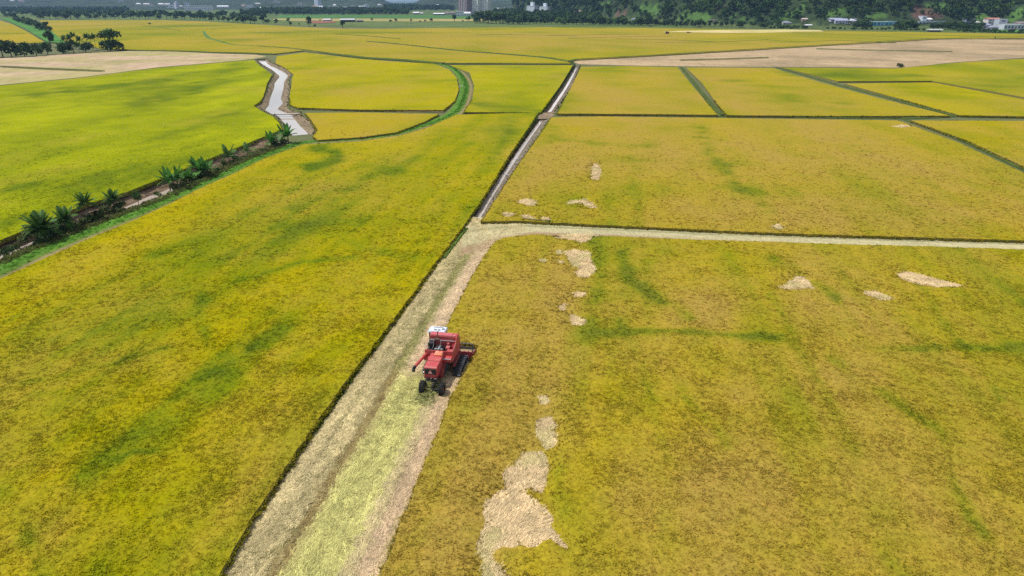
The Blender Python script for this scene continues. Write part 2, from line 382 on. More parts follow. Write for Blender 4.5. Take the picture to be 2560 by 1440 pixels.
# ------------------------------------------------------------------ watercourses
def chan(stations, zw, step=2.0, noise=.18, depth=.35, colL=(.2, .15, .1), colR=(.2, .15, .1), name='ditch_bank', wname='water', seed=0):
    st = []
    for (Lo, Lw, Rw, Ro) in stations:
        st.append(np.concatenate([U(*Lo), U(*Lw, -zw), U(*Rw, -zw), U(*Ro)]))
    st = np.array(st); ext = []
    q = [2 * st[0] - st[1]] + list(st) + [2 * st[-1] - st[-2]]
    for i in range(1, len(q) - 2):
        p0, p1, p2, p3 = q[i - 1:i + 3]; L = np.linalg.norm((p2 - p1)[:2]); k = max(1, int(L / (step * max(1, math.hypot(*p1[:2]) / 150))))
        for s in range(k):
            t = s / k; ext.append(.5 * (2 * p1 + (p2 - p0) * t + (2 * p0 - 5 * p1 + 4 * p2 - p3) * t * t + (3 * p1 - p0 - 3 * p2 + p3) * t ** 3))
    ext.append(q[-2]); R = np.array(ext); n = len(R)
    Lo, Lw, Rw, Ro = R[:, 0:2], R[:, 2:4], R[:, 4:6], R[:, 6:8]
    # cross-section rows from left bank top to right bank top
    rows = []; cols = []
    def add(p, z, c): rows.append(np.column_stack([p, z])); cols.append(c if np.ndim(c) == 2 else np.tile(c, (n, 1)))
    cl, cr = np.array(colL), np.array(colR); nz = lambda k: (fbm(Lo[:, 0] / 2.2 + k * 7, Lo[:, 1] / 2.2, seed + k) - .5)
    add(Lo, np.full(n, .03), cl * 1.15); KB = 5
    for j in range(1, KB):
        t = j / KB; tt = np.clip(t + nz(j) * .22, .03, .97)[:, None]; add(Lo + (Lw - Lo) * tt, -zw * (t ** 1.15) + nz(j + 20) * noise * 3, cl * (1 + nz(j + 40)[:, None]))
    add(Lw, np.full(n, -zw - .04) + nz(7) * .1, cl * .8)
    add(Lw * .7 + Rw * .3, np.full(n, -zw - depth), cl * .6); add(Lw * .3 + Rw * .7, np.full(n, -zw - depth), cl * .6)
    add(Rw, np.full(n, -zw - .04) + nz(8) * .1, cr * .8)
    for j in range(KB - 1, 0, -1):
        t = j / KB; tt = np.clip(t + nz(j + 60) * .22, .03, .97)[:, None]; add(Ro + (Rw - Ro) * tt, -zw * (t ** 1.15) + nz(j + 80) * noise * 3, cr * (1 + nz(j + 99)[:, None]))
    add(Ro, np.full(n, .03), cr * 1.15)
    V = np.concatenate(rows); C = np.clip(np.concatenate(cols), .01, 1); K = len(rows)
    fc = [(j * n + i, (j + 1) * n + i, (j + 1) * n + i + 1, j * n + i + 1) for j in range(K - 1) for i in range(n - 1)]
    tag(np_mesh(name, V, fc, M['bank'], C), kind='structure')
    W = np.concatenate([np.column_stack([Lw + (Lw - Rw) * .12, np.full(n, -zw)]), np.column_stack([Rw + (Rw - Lw) * .12, np.full(n, -zw)])])
    tag(np_mesh(wname, W, [(i, i + n, i + n + 1, i + 1) for i in range(n - 1)], M['water']), kind='structure')
    return np.concatenate([Lo, Ro[::-1]]), Lo, Ro
def water_mat():
    m, nt, b = mat('muddy_water', .05, 1.0); n = nnode(nt, .5, 3)
    nt.links.new(mixc(nt, n.outputs[0], (.46, .38, .31), (.54, .46, .39)), b.inputs['Base Color'])
    n2 = nnode(nt, 5, 2); bump(nt, b, n2.outputs[0], .05, .02)
    return m
M['water'] = water_mat()

RIVER = [((637, 147), (642, 148), (660, 147), (666, 147)), ((650, 160), (656, 160), (672, 162), (683, 159)), ((668, 173), (680, 174), (696, 172), (709, 171)),
 ((684, 184), (693, 185), (712, 182), (729, 184)), ((683, 192), (699, 192), (719, 190), (728, 191)), ((675, 207), (688, 207), (710, 205), (722, 203)), ((670, 222), (685, 222), (709, 218), (724, 218)),
 ((664, 238), (679, 238), (704, 236), (721, 238)), ((655, 254), (674, 252), (702, 248), (722, 252)), ((640, 265), (674, 262), (707, 258), (718, 262)), ((656, 276), (664, 275), (694, 274), (722, 274)),
 ((674, 285), (680, 284), (726, 284), (750, 282)), ((688, 291), (695, 290), (731, 291), (757, 291)), ((700, 303), (706, 302), (740, 303), (774, 304)), ((712, 318), (719, 316), (750, 316), (778, 315)),
 ((715, 328), (724, 326), (763, 327), (789, 326)), ((718, 339), (728, 339), (771, 336), (780, 337))]
DITCH_L = [((-420, 800), (-420, 832), (-420, 856), (-420, 860)), ((0, 605), (0, 640), (0, 657), (0, 661)), ((100, 564), (96, 598), (98, 613), (104, 617)), ((210, 516), (212, 548), (228, 560), (238, 564)),
 ((312, 486), (318, 516), (326, 524), (330, 529)), ((375, 461), (370, 492), (385, 505), (388, 508)), ((420, 444), (410, 478), (428, 487), (432, 490)), ((500, 411), (500, 438), (507, 450), (512, 453)),
 ((574, 383), (574, 403), (580, 412), (587, 415)), ((640, 356), (640, 378), (648, 386), (652, 388)), ((690, 336), (695, 354), (708, 362), (712, 366)), ((716, 341), (726, 341), (768, 339), (778, 341))]
DITCH_M = [((1163, 566), (1173, 566), (1188, 566), (1201, 558)), ((1215, 473), (1229, 475), (1241, 475), (1256, 470)), ((1287, 371), (1299, 371), (1308, 371), (1322, 371)), ((1343, 297), (1352, 297), (1359, 297), (1372, 297))]
DITCH_M2 = [((1357, 282), (1368, 282), (1376, 282), (1388, 279)), ((1405, 216), (1414, 215), (1420, 214), (1432, 213)), ((1437, 164), (1441, 165), (1445, 165), (1451, 164))]
SOIL = (.24, .17, .115); DSOIL = (.12, .095, .065)
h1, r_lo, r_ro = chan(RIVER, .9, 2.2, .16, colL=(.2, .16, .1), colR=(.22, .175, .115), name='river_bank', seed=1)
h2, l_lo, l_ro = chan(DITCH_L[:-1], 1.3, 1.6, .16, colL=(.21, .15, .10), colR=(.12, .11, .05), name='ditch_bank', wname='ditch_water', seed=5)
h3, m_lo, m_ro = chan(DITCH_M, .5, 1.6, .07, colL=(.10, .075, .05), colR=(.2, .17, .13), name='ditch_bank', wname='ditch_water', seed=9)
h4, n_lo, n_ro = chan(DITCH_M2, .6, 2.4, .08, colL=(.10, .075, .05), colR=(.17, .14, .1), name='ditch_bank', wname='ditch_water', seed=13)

# ------------------------------------------------------------------ ground sheet with the channels cut out of it
big = np.array([(-14000, -3000), (14000, -3000), (14000, 16000), (-14000, 16000)], float)
V, T = sheet(big, [h1, h2, h3, h4])
np_g = np_mesh('ground', np.column_stack([V, np.zeros(len(V))]), T, M['ground']); tag(np_g, kind='structure')

# ------------------------------------------------------------------ rice fields
F1 = [(830, 1760), (950, 1440), (1010, 1290), (1075, 1130), (1131, 988), (1160, 936)]
f1 = [U(a, b, .8) for a, b in F1] + [ML(2.85, 9.6), ML(2.85, 10.75), ML(-2.9, 10.9)] + [U(a, b, .8) for a, b in
     [(1123, 806), (1150, 752), (1180, 694), (1212, 640), (1236, 606), (1262, 594), (1330, 586), (1480, 589), (1800, 601), (2560, 623), (3500, 652), (3500, 1760)]]
zc2 = lambda X, Y: (1100 + X / 2.667, 900 + Y / 2.667)
zc3 = lambda X, Y: (1100 + X / 3.43, 480 + Y / 3.43)
zc4 = lambda X, Y: (1700 + X / 2.977, 540 + Y / 2.977)
Q = lambda f, L: [f(a, b) for a, b in L]
LODGED1 = [
 Q(zc2, [(640, 440), (665, 392), (745, 382), (770, 450), (765, 540), (745, 588), (712, 594), (690, 575), (655, 520)]),
 Q(zc2, [(660, 250), (715, 240), (735, 280), (700, 302), (665, 290)]),
 Q(zc2, [(640, 617), (600, 622), (545, 652), (500, 705), (440, 730), (425, 800), (445, 868), (400, 892), (325, 950), (300, 1050), (272, 1150), (250, 1220), (268, 1300), (305, 1350), (300, 1440), (290, 1560),
   (450, 1560), (430, 1440), (395, 1380), (335, 1330), (345, 1280), (420, 1245), (480, 1255), (540, 1235), (640, 1250), (690, 1205), (740, 1195), (800, 1240), (850, 1262), (845, 1235), (790, 1190), (758, 1140), (735, 1040), (700, 990), (640, 965), (590, 905), (550, 890),
   (570, 850), (620, 850), (680, 892), (705, 800), (715, 740), (708, 650), (680, 612)]),
 Q(zc3, [(985, 392), (1080, 375), (1150, 368), (1300, 368), (1290, 410), (1215, 442), (1150, 412), (1050, 402)]),
 Q(zc3, [(1080, 512), (1150, 497), (1280, 520), (1285, 580), (1335, 660), (1305, 700), (1270, 740), (1190, 732), (1150, 690), (1210, 665), (1140, 640), (1108, 590)]),
 Q(zc3, [(1000, 500), (1050, 503), (1055, 540), (1012, 537)]), Q(zc3, [(1015, 578), (1065, 598), (1062, 617), (1022, 608)]), Q(zc3, [(868, 575), (906, 580), (900, 605), (865, 602)]),
 Q(zc3, [(1150, 872), (1200, 862), (1250, 862), (1232, 895), (1160, 902)]), Q(zc3, [(1035, 972), (1075, 960), (1065, 1020), (1030, 1012)]),
 Q(zc3, [(1112, 1055), (1180, 1070), (1250, 1100), (1232, 1140), (1150, 1142), (1120, 1100)]),
 Q(zc4, [(815, 492), (880, 450), (930, 462), (1000, 548), (900, 542), (790, 550), (735, 535)]), Q(zc4, [(1620, 436), (1690, 415), (1800, 440), (1900, 470), (2000, 490), (2110, 524), (1900, 532), (1750, 503), (1660, 472)]),
 Q(zc4, [(1375, 562), (1450, 558), (1600, 618), (1500, 630), (1400, 592)])]
rice_field('broad ripening rice field on the near right, with tan flattened patches in it', f1, .32, .46, 0.1, LODGED1, .9, world_pts=True)
LODGED2 = [Q(zc3, [(668, 92), (700, 70), (745, 62), (820, 78), (815, 112), (770, 122), (720, 105)]), Q(zc3, [(1078, 102), (1130, 72), (1180, 78), (1250, 60), (1290, 98), (1350, 138), (1300, 142), (1255, 122), (1200, 96), (1120, 108)]),
 Q(zc3, [(680, 202), (760, 200), (830, 243), (740, 236)]), Q(zc3, [(872, 215), (935, 227), (930, 258), (882, 245)]), Q(zc3, [(545, 180), (640, 188), (620, 208), (560, 212)]),
 [(1480, 424), (1490, 408), (1501, 428), (1494, 452), (1481, 448)], [(1928, 566), (1945, 560), (1958, 570), (1940, 575)], [(2228, 317), (2255, 313), (2278, 316), (2255, 320)]]
rice_field('wide yellow rice field right of the straight ditch and behind the pale mown strip',
   [(1205, 553), (1235, 506), (1290, 421), (1345, 344), (1379, 293), (1500, 291), (1800, 295), (2246, 301), (2400, 358), (2560, 432), (2800, 533), (3000, 613), (2560, 601), (1900, 581), (1500, 562), (1300, 552)], .20, .58, 0.0, LODGED2, 1.5)
rice_field('corner of yellow rice right of the diagonal bund at the right edge', [(2278, 301), (2560, 302), (3500, 310), (3500, 626), (3070, 614), (2800, 513), (2560, 416), (2420, 352)], .2, .4, 0.0, (), 2.0)
rice_field('rice field right of the upper ditch, between it and the first cross bund', [(1393, 284), (1437, 200), (1452, 167), (1560, 165), (1694, 168), (1728, 210), (1768, 258), (1793, 287), (1600, 285)], .36, .45, .1, (), 3)
rice_field('rice field between the short curved bund and the long diagonal bund', [(1715, 169), (1800, 169), (1932, 170), (2070, 211), (2200, 246), (2375, 289), (2100, 290), (1818, 288), (1795, 262), (1755, 207)], .34, .5, .1, (), 3)
rice_field('greener rice wedge under the right stubble, above the arched bund', [(1955, 169), (2240, 171), (2400, 156), (2560, 147), (3400, 120), (3400, 400), (3000, 330), (2560, 243), (2450, 223), (2330, 202), (2095, 203)], .55, .2, .35, (), 3.5)
rice_field('narrow yellow-green rice wedge below the arched bund at right', [(2112, 209), (2330, 206), (2445, 227), (2560, 248), (3000, 336), (3300, 402), (3300, 304), (2560, 291), (2400, 288)], .3, .2, .25, (), 3)
rice_field('large golden rice field left of the harvested strip, reaching to the grass track',
   [(1347, 286, 0), (1272, 397, 0), (1205, 507, 0), (1160, 573, 0), (1090, 665, 0), (1000, 790, 0), (900, 922, 0), (780, 1090, 0), (640, 1300, 0), (560, 1440, 0), (400, 1760, 0), (-1200, 1760), (-1200, 1290), (-700, 1050), (0, 697), (95, 653), (244, 587), (333, 551), (430, 507), (500, 471), (590, 431), (659, 397), (757, 361), (830, 357), (900, 353), (990, 341), (1060, 322), (1100, 305), (1140, 287)],
   .34, .22, .18, (), 1.0)
rice_field('bright yellow-green rice field left of the river, behind the banana plants',
   [(-900, 318), (0, 214), (200, 195), (400, 169), (560, 156), (634, 150), (652, 166), (680, 186), (668, 208), (659, 240), (650, 254), (634, 264), (652, 277), (684, 292), (696, 306), (706, 322), (686, 331), (636, 351), (570, 378), (500, 406), (420, 440), (375, 457), (312, 482), (208, 512), (100, 560), (0, 600), (-420, 792), (-900, 1000)],
   .52, .0, 1.0, (), 1.6, seed=20)
rice_field('rice field between the river and the curving grass track', [(692, 141), (760, 131), (900, 147), (1000, 155), (1085, 159), (1122, 173), (1142, 195), (1147, 225), (1137, 252), (1108, 275), (900, 274), (745, 269), (726, 262), (724, 240), (728, 218), (730, 198), (734, 186), (712, 169), (688, 157)], .12, .2, .35, (), 3, seed=3)
rice_field('small rice plot below the track-side ditch, beside the lower river', [(762, 282), (900, 281), (1098, 285), (1060, 305), (990, 331), (900, 343), (795, 350), (783, 341), (794, 326), (778, 300)], .15, .25, .1, (), 2.5, seed=4)
rice_field('rice plot enclosed by the bend of the grass track and the straight ditch', [(1125, 163), (1300, 163), (1432, 163), (1402, 212), (1352, 281), (1160, 280), (1180, 250), (1186, 215), (1174, 182)], .35, .1, .5, (), 3, seed=6)
rice_field('vast plain of yellow rice reaching to the tree line', [(100, 51), (400, 50), (520, 54), (640, 61), (760, 68), (860, 72), (960, 72), (1280, 67), (1500, 68), (1700, 71), (2000, 76), (2250, 79), (2560, 85), (3400, 97), (3400, 99), (2560, 95), (2350, 97), (2050, 114), (1700, 135), (1430, 150), (1425, 159), (1110, 158), (1090, 155), (900, 143), (760, 126), (690, 134), (640, 132), (400, 126), (330, 124), (250, 121), (150, 98), (122, 80)],
   .40, .42, .15, (), 5.0, seed=8, minstep=3)
rice_field('yellow rice beyond the trees at the far left', [(-900, 45), (0, 52), (30, 60), (62, 76), (112, 106), (60, 108), (0, 104), (-900, 140)], .15, .3, 0, (), 6, seed=9, minstep=3)

# ------------------------------------------------------------------ flat land covers
def cover(name, pts, c1, c2=None, z=.02, m='meadow', sc_=40, kind='structure', s0=3.0, fn=None):
    poly = densify(UL(pts), 3, True, .3); V, T = sheet(poly, [], grid_in(poly, [], s0))
    t = sst(.35, .65, fbm(V[:, 0] / sc_, V[:, 1] / sc_, 3))[:, None]; col = np.array(c1) * (1 - t) + np.array(c2 or c1) * t
    if fn: col = fn(V, col)
    return tag(np_mesh(name, np.column_stack([V, np.full(len(V), z)]), T, M[m], col), kind=kind)
TAN = (.41, .30, .175); TAN2 = (.40, .31, .16)
STUB_R = [(1447, 161), (1430, 152.5), (1700, 138), (2050, 116), (2350, 99), (2560, 96), (3400, 99), (3400, 118), (2560, 145), (2400, 155), (2250, 170.5), (2050, 168), (1940, 168), (1700, 166), (1560, 164)]
STUB_L = [(-900, 190), (0, 146), (200, 134), (320, 128), (400, 128), (640, 137), (668, 141), (640, 147), (560, 155), (400, 168), (200, 194), (0, 213), (-900, 316)]
def rows_fn(ang, a=.16, f=1.1):
    def g(V, col):
        s = V[:, 0] * math.sin(ang) + V[:, 1] * math.cos(ang)
        st = vnoise(s / 3.2, V[:, 0] / 70, 12) - .5; return np.clip(col * (1 + a * 2 * st[:, None]), 0, 1)
    return g
cover('stubble_field', STUB_R, TAN, (.30, .225, .13), .10, 'stubble_far', 45, s0=2.2, fn=rows_fn(.6))
cover('stubble_field', STUB_L, (.46, .335, .22), (.35, .30, .13), .10, 'stubble_far', 30, s0=1.8, fn=rows_fn(.2))
# meadows and plots beyond the rice
cover('meadow', [(-2600, 3), (5000, 3), (5000, 99), (3400, 96), (2560, 84), (2250, 78.5), (1700, 70.5), (1280, 66.5), (960, 71), (640, 60), (400, 49.5), (-2600, 40)], (.07, .11, .025), (.11, .15, .04), .05, s0=30)
cover('meadow', [(700, 37), (1210, 38.5), (1230, 46.5), (880, 45.5), (690, 45)], (.055, .15, .03), (.07, .17, .035), .3, s0=20)
cover('stubble_field', [(690, 46), (880, 46.5), (1225, 47.5), (1240, 53), (1000, 54), (870, 53), (770, 54), (680, 50)], (.33, .28, .10), (.28, .26, .09), .3, s0=15)
cover('yard', [(770, 51.5), (830, 52), (842, 57), (800, 59), (770, 58)], (.22, .09, .06), (.25, .12, .08), .5, s0=10)
cover('stubble_field', [(1700, 79), (1800, 77), (1960, 75.5), (2050, 77), (2060, 81), (1900, 84), (1780, 84), (1650, 82)], (.62, .5, .24), (.5, .42, .16), 1.0, s0=6)
cover('meadow', [(2400, 77), (2460, 77), (2640, 76), (2640, 83), (2500, 82.5)], (.09, .24, .03), (.07, .2, .03), .9, s0=15)
cover('meadow', [(25, 46), (130, 80), (165, 110), (120, 108), (60, 72), (0, 46)], (.05, .17, .025), (.08, .2, .03), .95, s0=5)

def strip_line(name, pts, hw, col, z=.06, h=.25, m='grass', step=1.5, jit=.3, profile=None, z0=0.0, kind='structure'):
    """low ridge or track along a line; hw half width in metres"""
    L = smooth_line([U(p[0], p[1], z0) for p in pts], step); n = len(L); d = np.gradient(L, axis=0); d /= np.linalg.norm(d, axis=1)[:, None]; nv = np.column_stack([d[:, 1], -d[:, 0]])
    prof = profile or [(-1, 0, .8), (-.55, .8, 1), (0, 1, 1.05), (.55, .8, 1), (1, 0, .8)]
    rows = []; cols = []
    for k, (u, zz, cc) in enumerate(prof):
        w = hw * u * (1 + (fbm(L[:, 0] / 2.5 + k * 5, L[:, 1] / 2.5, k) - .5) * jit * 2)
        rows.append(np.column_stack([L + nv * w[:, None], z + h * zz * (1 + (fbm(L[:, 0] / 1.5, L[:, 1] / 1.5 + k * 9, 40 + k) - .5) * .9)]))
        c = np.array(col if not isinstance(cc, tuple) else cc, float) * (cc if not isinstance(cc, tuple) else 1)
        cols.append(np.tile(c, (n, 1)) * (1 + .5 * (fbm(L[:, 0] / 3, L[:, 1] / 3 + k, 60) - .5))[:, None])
    V = np.concatenate(rows); K = len(prof)
    fc = [(j * n + i, (j + 1) * n + i, (j + 1) * n + i + 1, j * n + i + 1) for j in range(K - 1) for i in range(n - 1)]
    o = np_mesh(name, V, fc, M[m], np.clip(np.concatenate(cols), 0, 1)); tag(o, kind=kind); return L, nv
BUNDS = []
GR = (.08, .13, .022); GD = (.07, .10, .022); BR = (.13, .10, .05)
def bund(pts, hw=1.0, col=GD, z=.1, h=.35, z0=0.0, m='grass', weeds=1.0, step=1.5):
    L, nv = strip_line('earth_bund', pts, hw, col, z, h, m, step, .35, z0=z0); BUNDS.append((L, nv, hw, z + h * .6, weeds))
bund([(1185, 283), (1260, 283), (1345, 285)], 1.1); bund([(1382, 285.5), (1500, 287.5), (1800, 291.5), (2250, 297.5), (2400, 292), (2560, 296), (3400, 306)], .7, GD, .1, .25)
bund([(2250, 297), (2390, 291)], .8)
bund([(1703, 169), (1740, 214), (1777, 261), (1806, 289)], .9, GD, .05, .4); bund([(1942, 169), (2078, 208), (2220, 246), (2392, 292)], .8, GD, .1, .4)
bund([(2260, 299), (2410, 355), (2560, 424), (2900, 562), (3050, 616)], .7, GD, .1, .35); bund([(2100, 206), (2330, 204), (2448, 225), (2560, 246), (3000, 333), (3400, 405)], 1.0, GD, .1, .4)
bund([(740, 272), (820, 276), (960, 278.5), (1110, 281)], 1.2, BR, .05, .4)
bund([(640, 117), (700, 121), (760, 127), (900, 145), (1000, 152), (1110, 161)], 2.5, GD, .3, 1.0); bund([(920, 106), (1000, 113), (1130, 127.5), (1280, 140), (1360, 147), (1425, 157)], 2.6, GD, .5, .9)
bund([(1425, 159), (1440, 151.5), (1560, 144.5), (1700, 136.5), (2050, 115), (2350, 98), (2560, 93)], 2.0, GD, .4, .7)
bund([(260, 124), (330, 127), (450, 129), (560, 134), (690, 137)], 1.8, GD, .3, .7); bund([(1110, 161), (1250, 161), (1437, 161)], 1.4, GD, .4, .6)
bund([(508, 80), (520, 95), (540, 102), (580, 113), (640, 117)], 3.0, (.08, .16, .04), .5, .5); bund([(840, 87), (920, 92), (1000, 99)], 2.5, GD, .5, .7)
for a in ([(350, 63), (400, 70), (450, 78)], [(1270, 88), (1340, 89.5), (1440, 92)], [(1420, 98), (1560, 94), (1680, 92)], [(1640, 108), (1800, 107), (1920, 101)], [(1540, 99), (1680, 102), (1790, 107)], [(1920, 102), (1990, 107), (2100, 103), (2200, 108)],
          [(1980, 84), (2150, 91), (2340, 99)], [(2100, 103), (2240, 109)], [(2230, 86), (2340, 90), (2560, 97)], [(1920, 82), (2100, 79.5), (2240, 81)], [(1190, 89), (1280, 87.5)], [(0, 84), (60, 86)], [(620, 82), (720, 85)], [(1360, 90), (1600, 87)], [(2360, 98), (2560, 100)], [(540, 75), (300, 75), (180, 77)], [(2380, 131), (2200, 128), (2040, 124)], [(1700, 153), (1920, 146)], [(0, 168), (120, 174), (260, 180)]):
    bund(a, 1.3, GD, .55, .5, weeds=.3, step=4)
# light and dark vegetation on the lower bund behind the mown strip
bund([(1168, 575), (1150, 597), (1110, 650)], .35, GR, .1, .4); bund([(1205, 556), (1300, 556), (1500, 567), (1900, 586), (2560, 606), (3400, 636)], .5, GD, .05, .35)

# grass farm track: green crown between brown shoulders
TRK = [(-420, 880), (-150, 748), (0, 682), (95, 636), (244, 575), (333, 540), (430, 497), (500, 464), (590, 424), (659, 393), (748, 361), (830, 353), (900, 348.5), (990, 336), (1060, 315), (1105, 299), (1140, 280), (1158, 250), (1165, 217), (1154, 190), (1128, 168), (1092, 158)]
tprof = [(-1.15, 0, (.15, .13, .05)), (-.9, .5, (.08, .17, .022)), (-.3, .9, (.09, .20, .022)), (.25, .9, (.09, .19, .022)), (.5, .55, (.11, .18, .03)), (.62, .2, (.20, .17, .07)), (.85, .3, (.24, .19, .10)), (1.1, 0, (.19, .15, .07))]
TL, TN = strip_line('grass_track', TRK, 3.0, (1, 1, 1), .05, .25, 'grass', .8, .12, tprof)
# bare soil patch where the straight ditch is crossed
cover('soil_crossing', [(1343, 298), (1372, 298), (1392, 285), (1383, 279), (1356, 283), (1338, 289)], (.3, .23, .16), (.2, .15, .1), .07, 'bank', 3, s0=1)

# ------------------------------------------------------------------ the harvested strip
A0 = np.array([-21.7, 39.0]); SD = np.array([.14586, .98931]); SN = np.array([SD[1], -SD[0]])
NU, NV = 66, 320
Ledge = densify(UL([(330, 1900), (545, 1450), (640, 1300), (780, 1090), (900, 920), (1000, 790), (1090, 660), (1168, 572), (1190, 560)]), 1, False, 0, False)
def cut_colour(x, y):
    lat = (x - A0[0]) * SN[0] + (y - A0[1]) * SN[1]; al = (x - A0[0]) * SD[0] + (y - A0[1]) * SD[1]
    w = lat + (fbm(al / 10, lat / 4, 21) - .5) * .8 + (fbm(al / 1.5, lat * 2, 22) - .5) * .25; behind = sst(34, 29, al + (fbm(x, y, 8) - .5) * 4)
    CH = np.array([.46, .375, .19]); OL = np.array([.23, .17, .065]); YG = np.array([.46, .43, .15]); TN_ = np.array([.55, .41, .25]); PK = np.array([.48, .35, .21]); DK = np.array([.14, .10, .05])
    n = fbm(x * .9, y * .35, 77)[:, None]; c = np.tile(CH, (len(x), 1)) * (.85 + .35 * n)
    def band(c, a, b, col, s=.35): 
        k = (sst(a - s, a + s, w) * sst(b + s, b - s, w))[:, None]; return c * (1 - k) + np.asarray(col) * k
    c0 = band(c, 3.3, 4.6, OL, .5)
    for q in (1.2, 2.3, 3.1): c0 = band(c0, q - .10, q + .18, (.13, .12, .04), .2)
    below = band(c0, 4.5, 8.9, YG * .98, .35); below = band(below, 6.1, 6.4, (.20, .18, .06), .25); below = band(below, 7.6, 7.85, (.25, .22, .08), .25); below = band(below, 8.8, 9.9, CH * .95, .3)
    below = band(below, 9.75, 10.0, DK, .12); below = band(below, 10.0, 11.4, PK, .12); below = band(below, 11.35, 14, (.42, .33, .12), .15)
    up = band(c, 3.1, 4.6, (.24, .22, .08), .4)
    for q in (1.1, 2.1, 3.0): up = band(up, q - .12, q + .18, (.14, .135, .045), .22)
    up = band(up, 4.7, 14, TN_, .3)
    k = behind[:, None]; out = up * (1 - k) + below * k
    far = sst(66, 84, al)[:, None]; out = out * (1 - far) + (CH * (.8 + .4 * n)) * far
    st = fbm(lat * 3.4, al * .12, 14)[:, None]; return np.clip(out * (.55 + .88 * st), .01, 1)
us = np.linspace(-.6, 14.5, 90); vs = np.linspace(-14, 92, 330)
UU, VV = np.meshgrid(us, vs); X = A0[0] + SN[0] * UU + SD[0] * VV; Y = A0[1] + SN[1] * UU + SD[1] * VV
x, y = X.ravel(), Y.ravel(); cc = cut_colour(x, y)
zz = .03 + .13 * fbm(UU.ravel() * 1.6, VV.ravel() * .5, 4) + .10 * fbm(x * 1.5, y * 1.5, 6)
nu = len(us); fc = [(j * nu + i, j * nu + i + 1, (j + 1) * nu + i + 1, (j + 1) * nu + i) for j in range(len(vs) - 1) for i in range(nu - 1)]
tag(np_mesh('harvested_strip', np.column_stack([x, y, zz]), fc, M['stubble'], cc, smooth=True), kind='structure')
# cross strip along the far headland
top = densify(UL([(1168, 566), (1205, 560), (1300, 559), (1500, 570), (1900, 589), (2560, 609), (3500, 640)]), 1, False, 0, False); 
bot = UL([(1150, 640), (1240, 612), (1330, 590), (1480, 591), (1800, 604), (2560, 627), (3500, 657)]); tb = np.interp
def edge_y(line, xs): return np.interp(xs, line[:, 0], line[:, 1])
xs = np.arange(-9, 130, .7); NR = 16; rows = []
for j in range(NR): 
    t = j / (NR - 1); rows.append(np.column_stack([xs, edge_y(top, xs) * (1 - t) + (edge_y(bot, xs) - 1.2) * t]))
R = np.concatenate(rows); t = np.repeat(np.linspace(0, 1, NR), len(xs)); n = fbm(R[:, 0] * .5, R[:, 1] * 1.2, 9)
ch = np.array([.43, .385, .215]); cr = ch * (.8 + .45 * n[:, None]); 
kk = sst(.62, .8, t + (n - .5) * .3)[:, None] * sst(60, 10, R[:, 0])[:, None]; cr = cr * (1 - kk) + np.array([.32, .22, .13]) * kk
g = (np.exp(-((t - .25) / .06) ** 2) * .6)[:, None]; cr = cr * (1 - g) + np.array([.1, .13, .05]) * g
nx = len(xs); zr = .22 + .12 * fbm(R[:, 0] * .8, R[:, 1] * 2.5, 19)
tag(np_mesh('harvested_strip', np.column_stack([R, zr]), [(j * nx + i, (j + 1) * nx + i, (j + 1) * nx + i + 1, j * nx + i + 1) for j in range(NR - 1) for i in range(nx - 1)], M['stubble'], cr, smooth=True), kind='structure')

# ------------------------------------------------------------------ lodged crop lying in the holes
def lodged_col(x, y):
    n = fbm(x * 1.1, y * 1.1, 33)[:, None]; m_ = fbm(x / 2.5, y / 2.5, 36)[:, None]
    c = np.array([.62, .46, .25]) * (.7 + .55 * n); g = np.clip((m_ - .52) * 3, 0, .5); return c * (1 - g) + np.array([.36, .35, .12]) * g
def lodged(pts, name='flattened_rice'):
    poly = grow(densify(UL(pts, .45), .5, True, .05, False), .3)
    V, T = sheet(poly, [], grid_in(poly, [], .45)); 
    if len(T) == 0: return
    z = .30 + .16 * fbm(V[:, 0] * .6, V[:, 1] * .6, 44)
    return np_mesh(name, np.column_stack([V, z]), T, M['stubble'], lodged_col(V[:, 0], V[:, 1]), smooth=True)
LB = ['large pale patch of rice flattened by wind in the near right field']
for i, h in enumerate(LODGED1 + LODGED2):
    o = lodged(h)
    if o: tag(o, kind='structure')
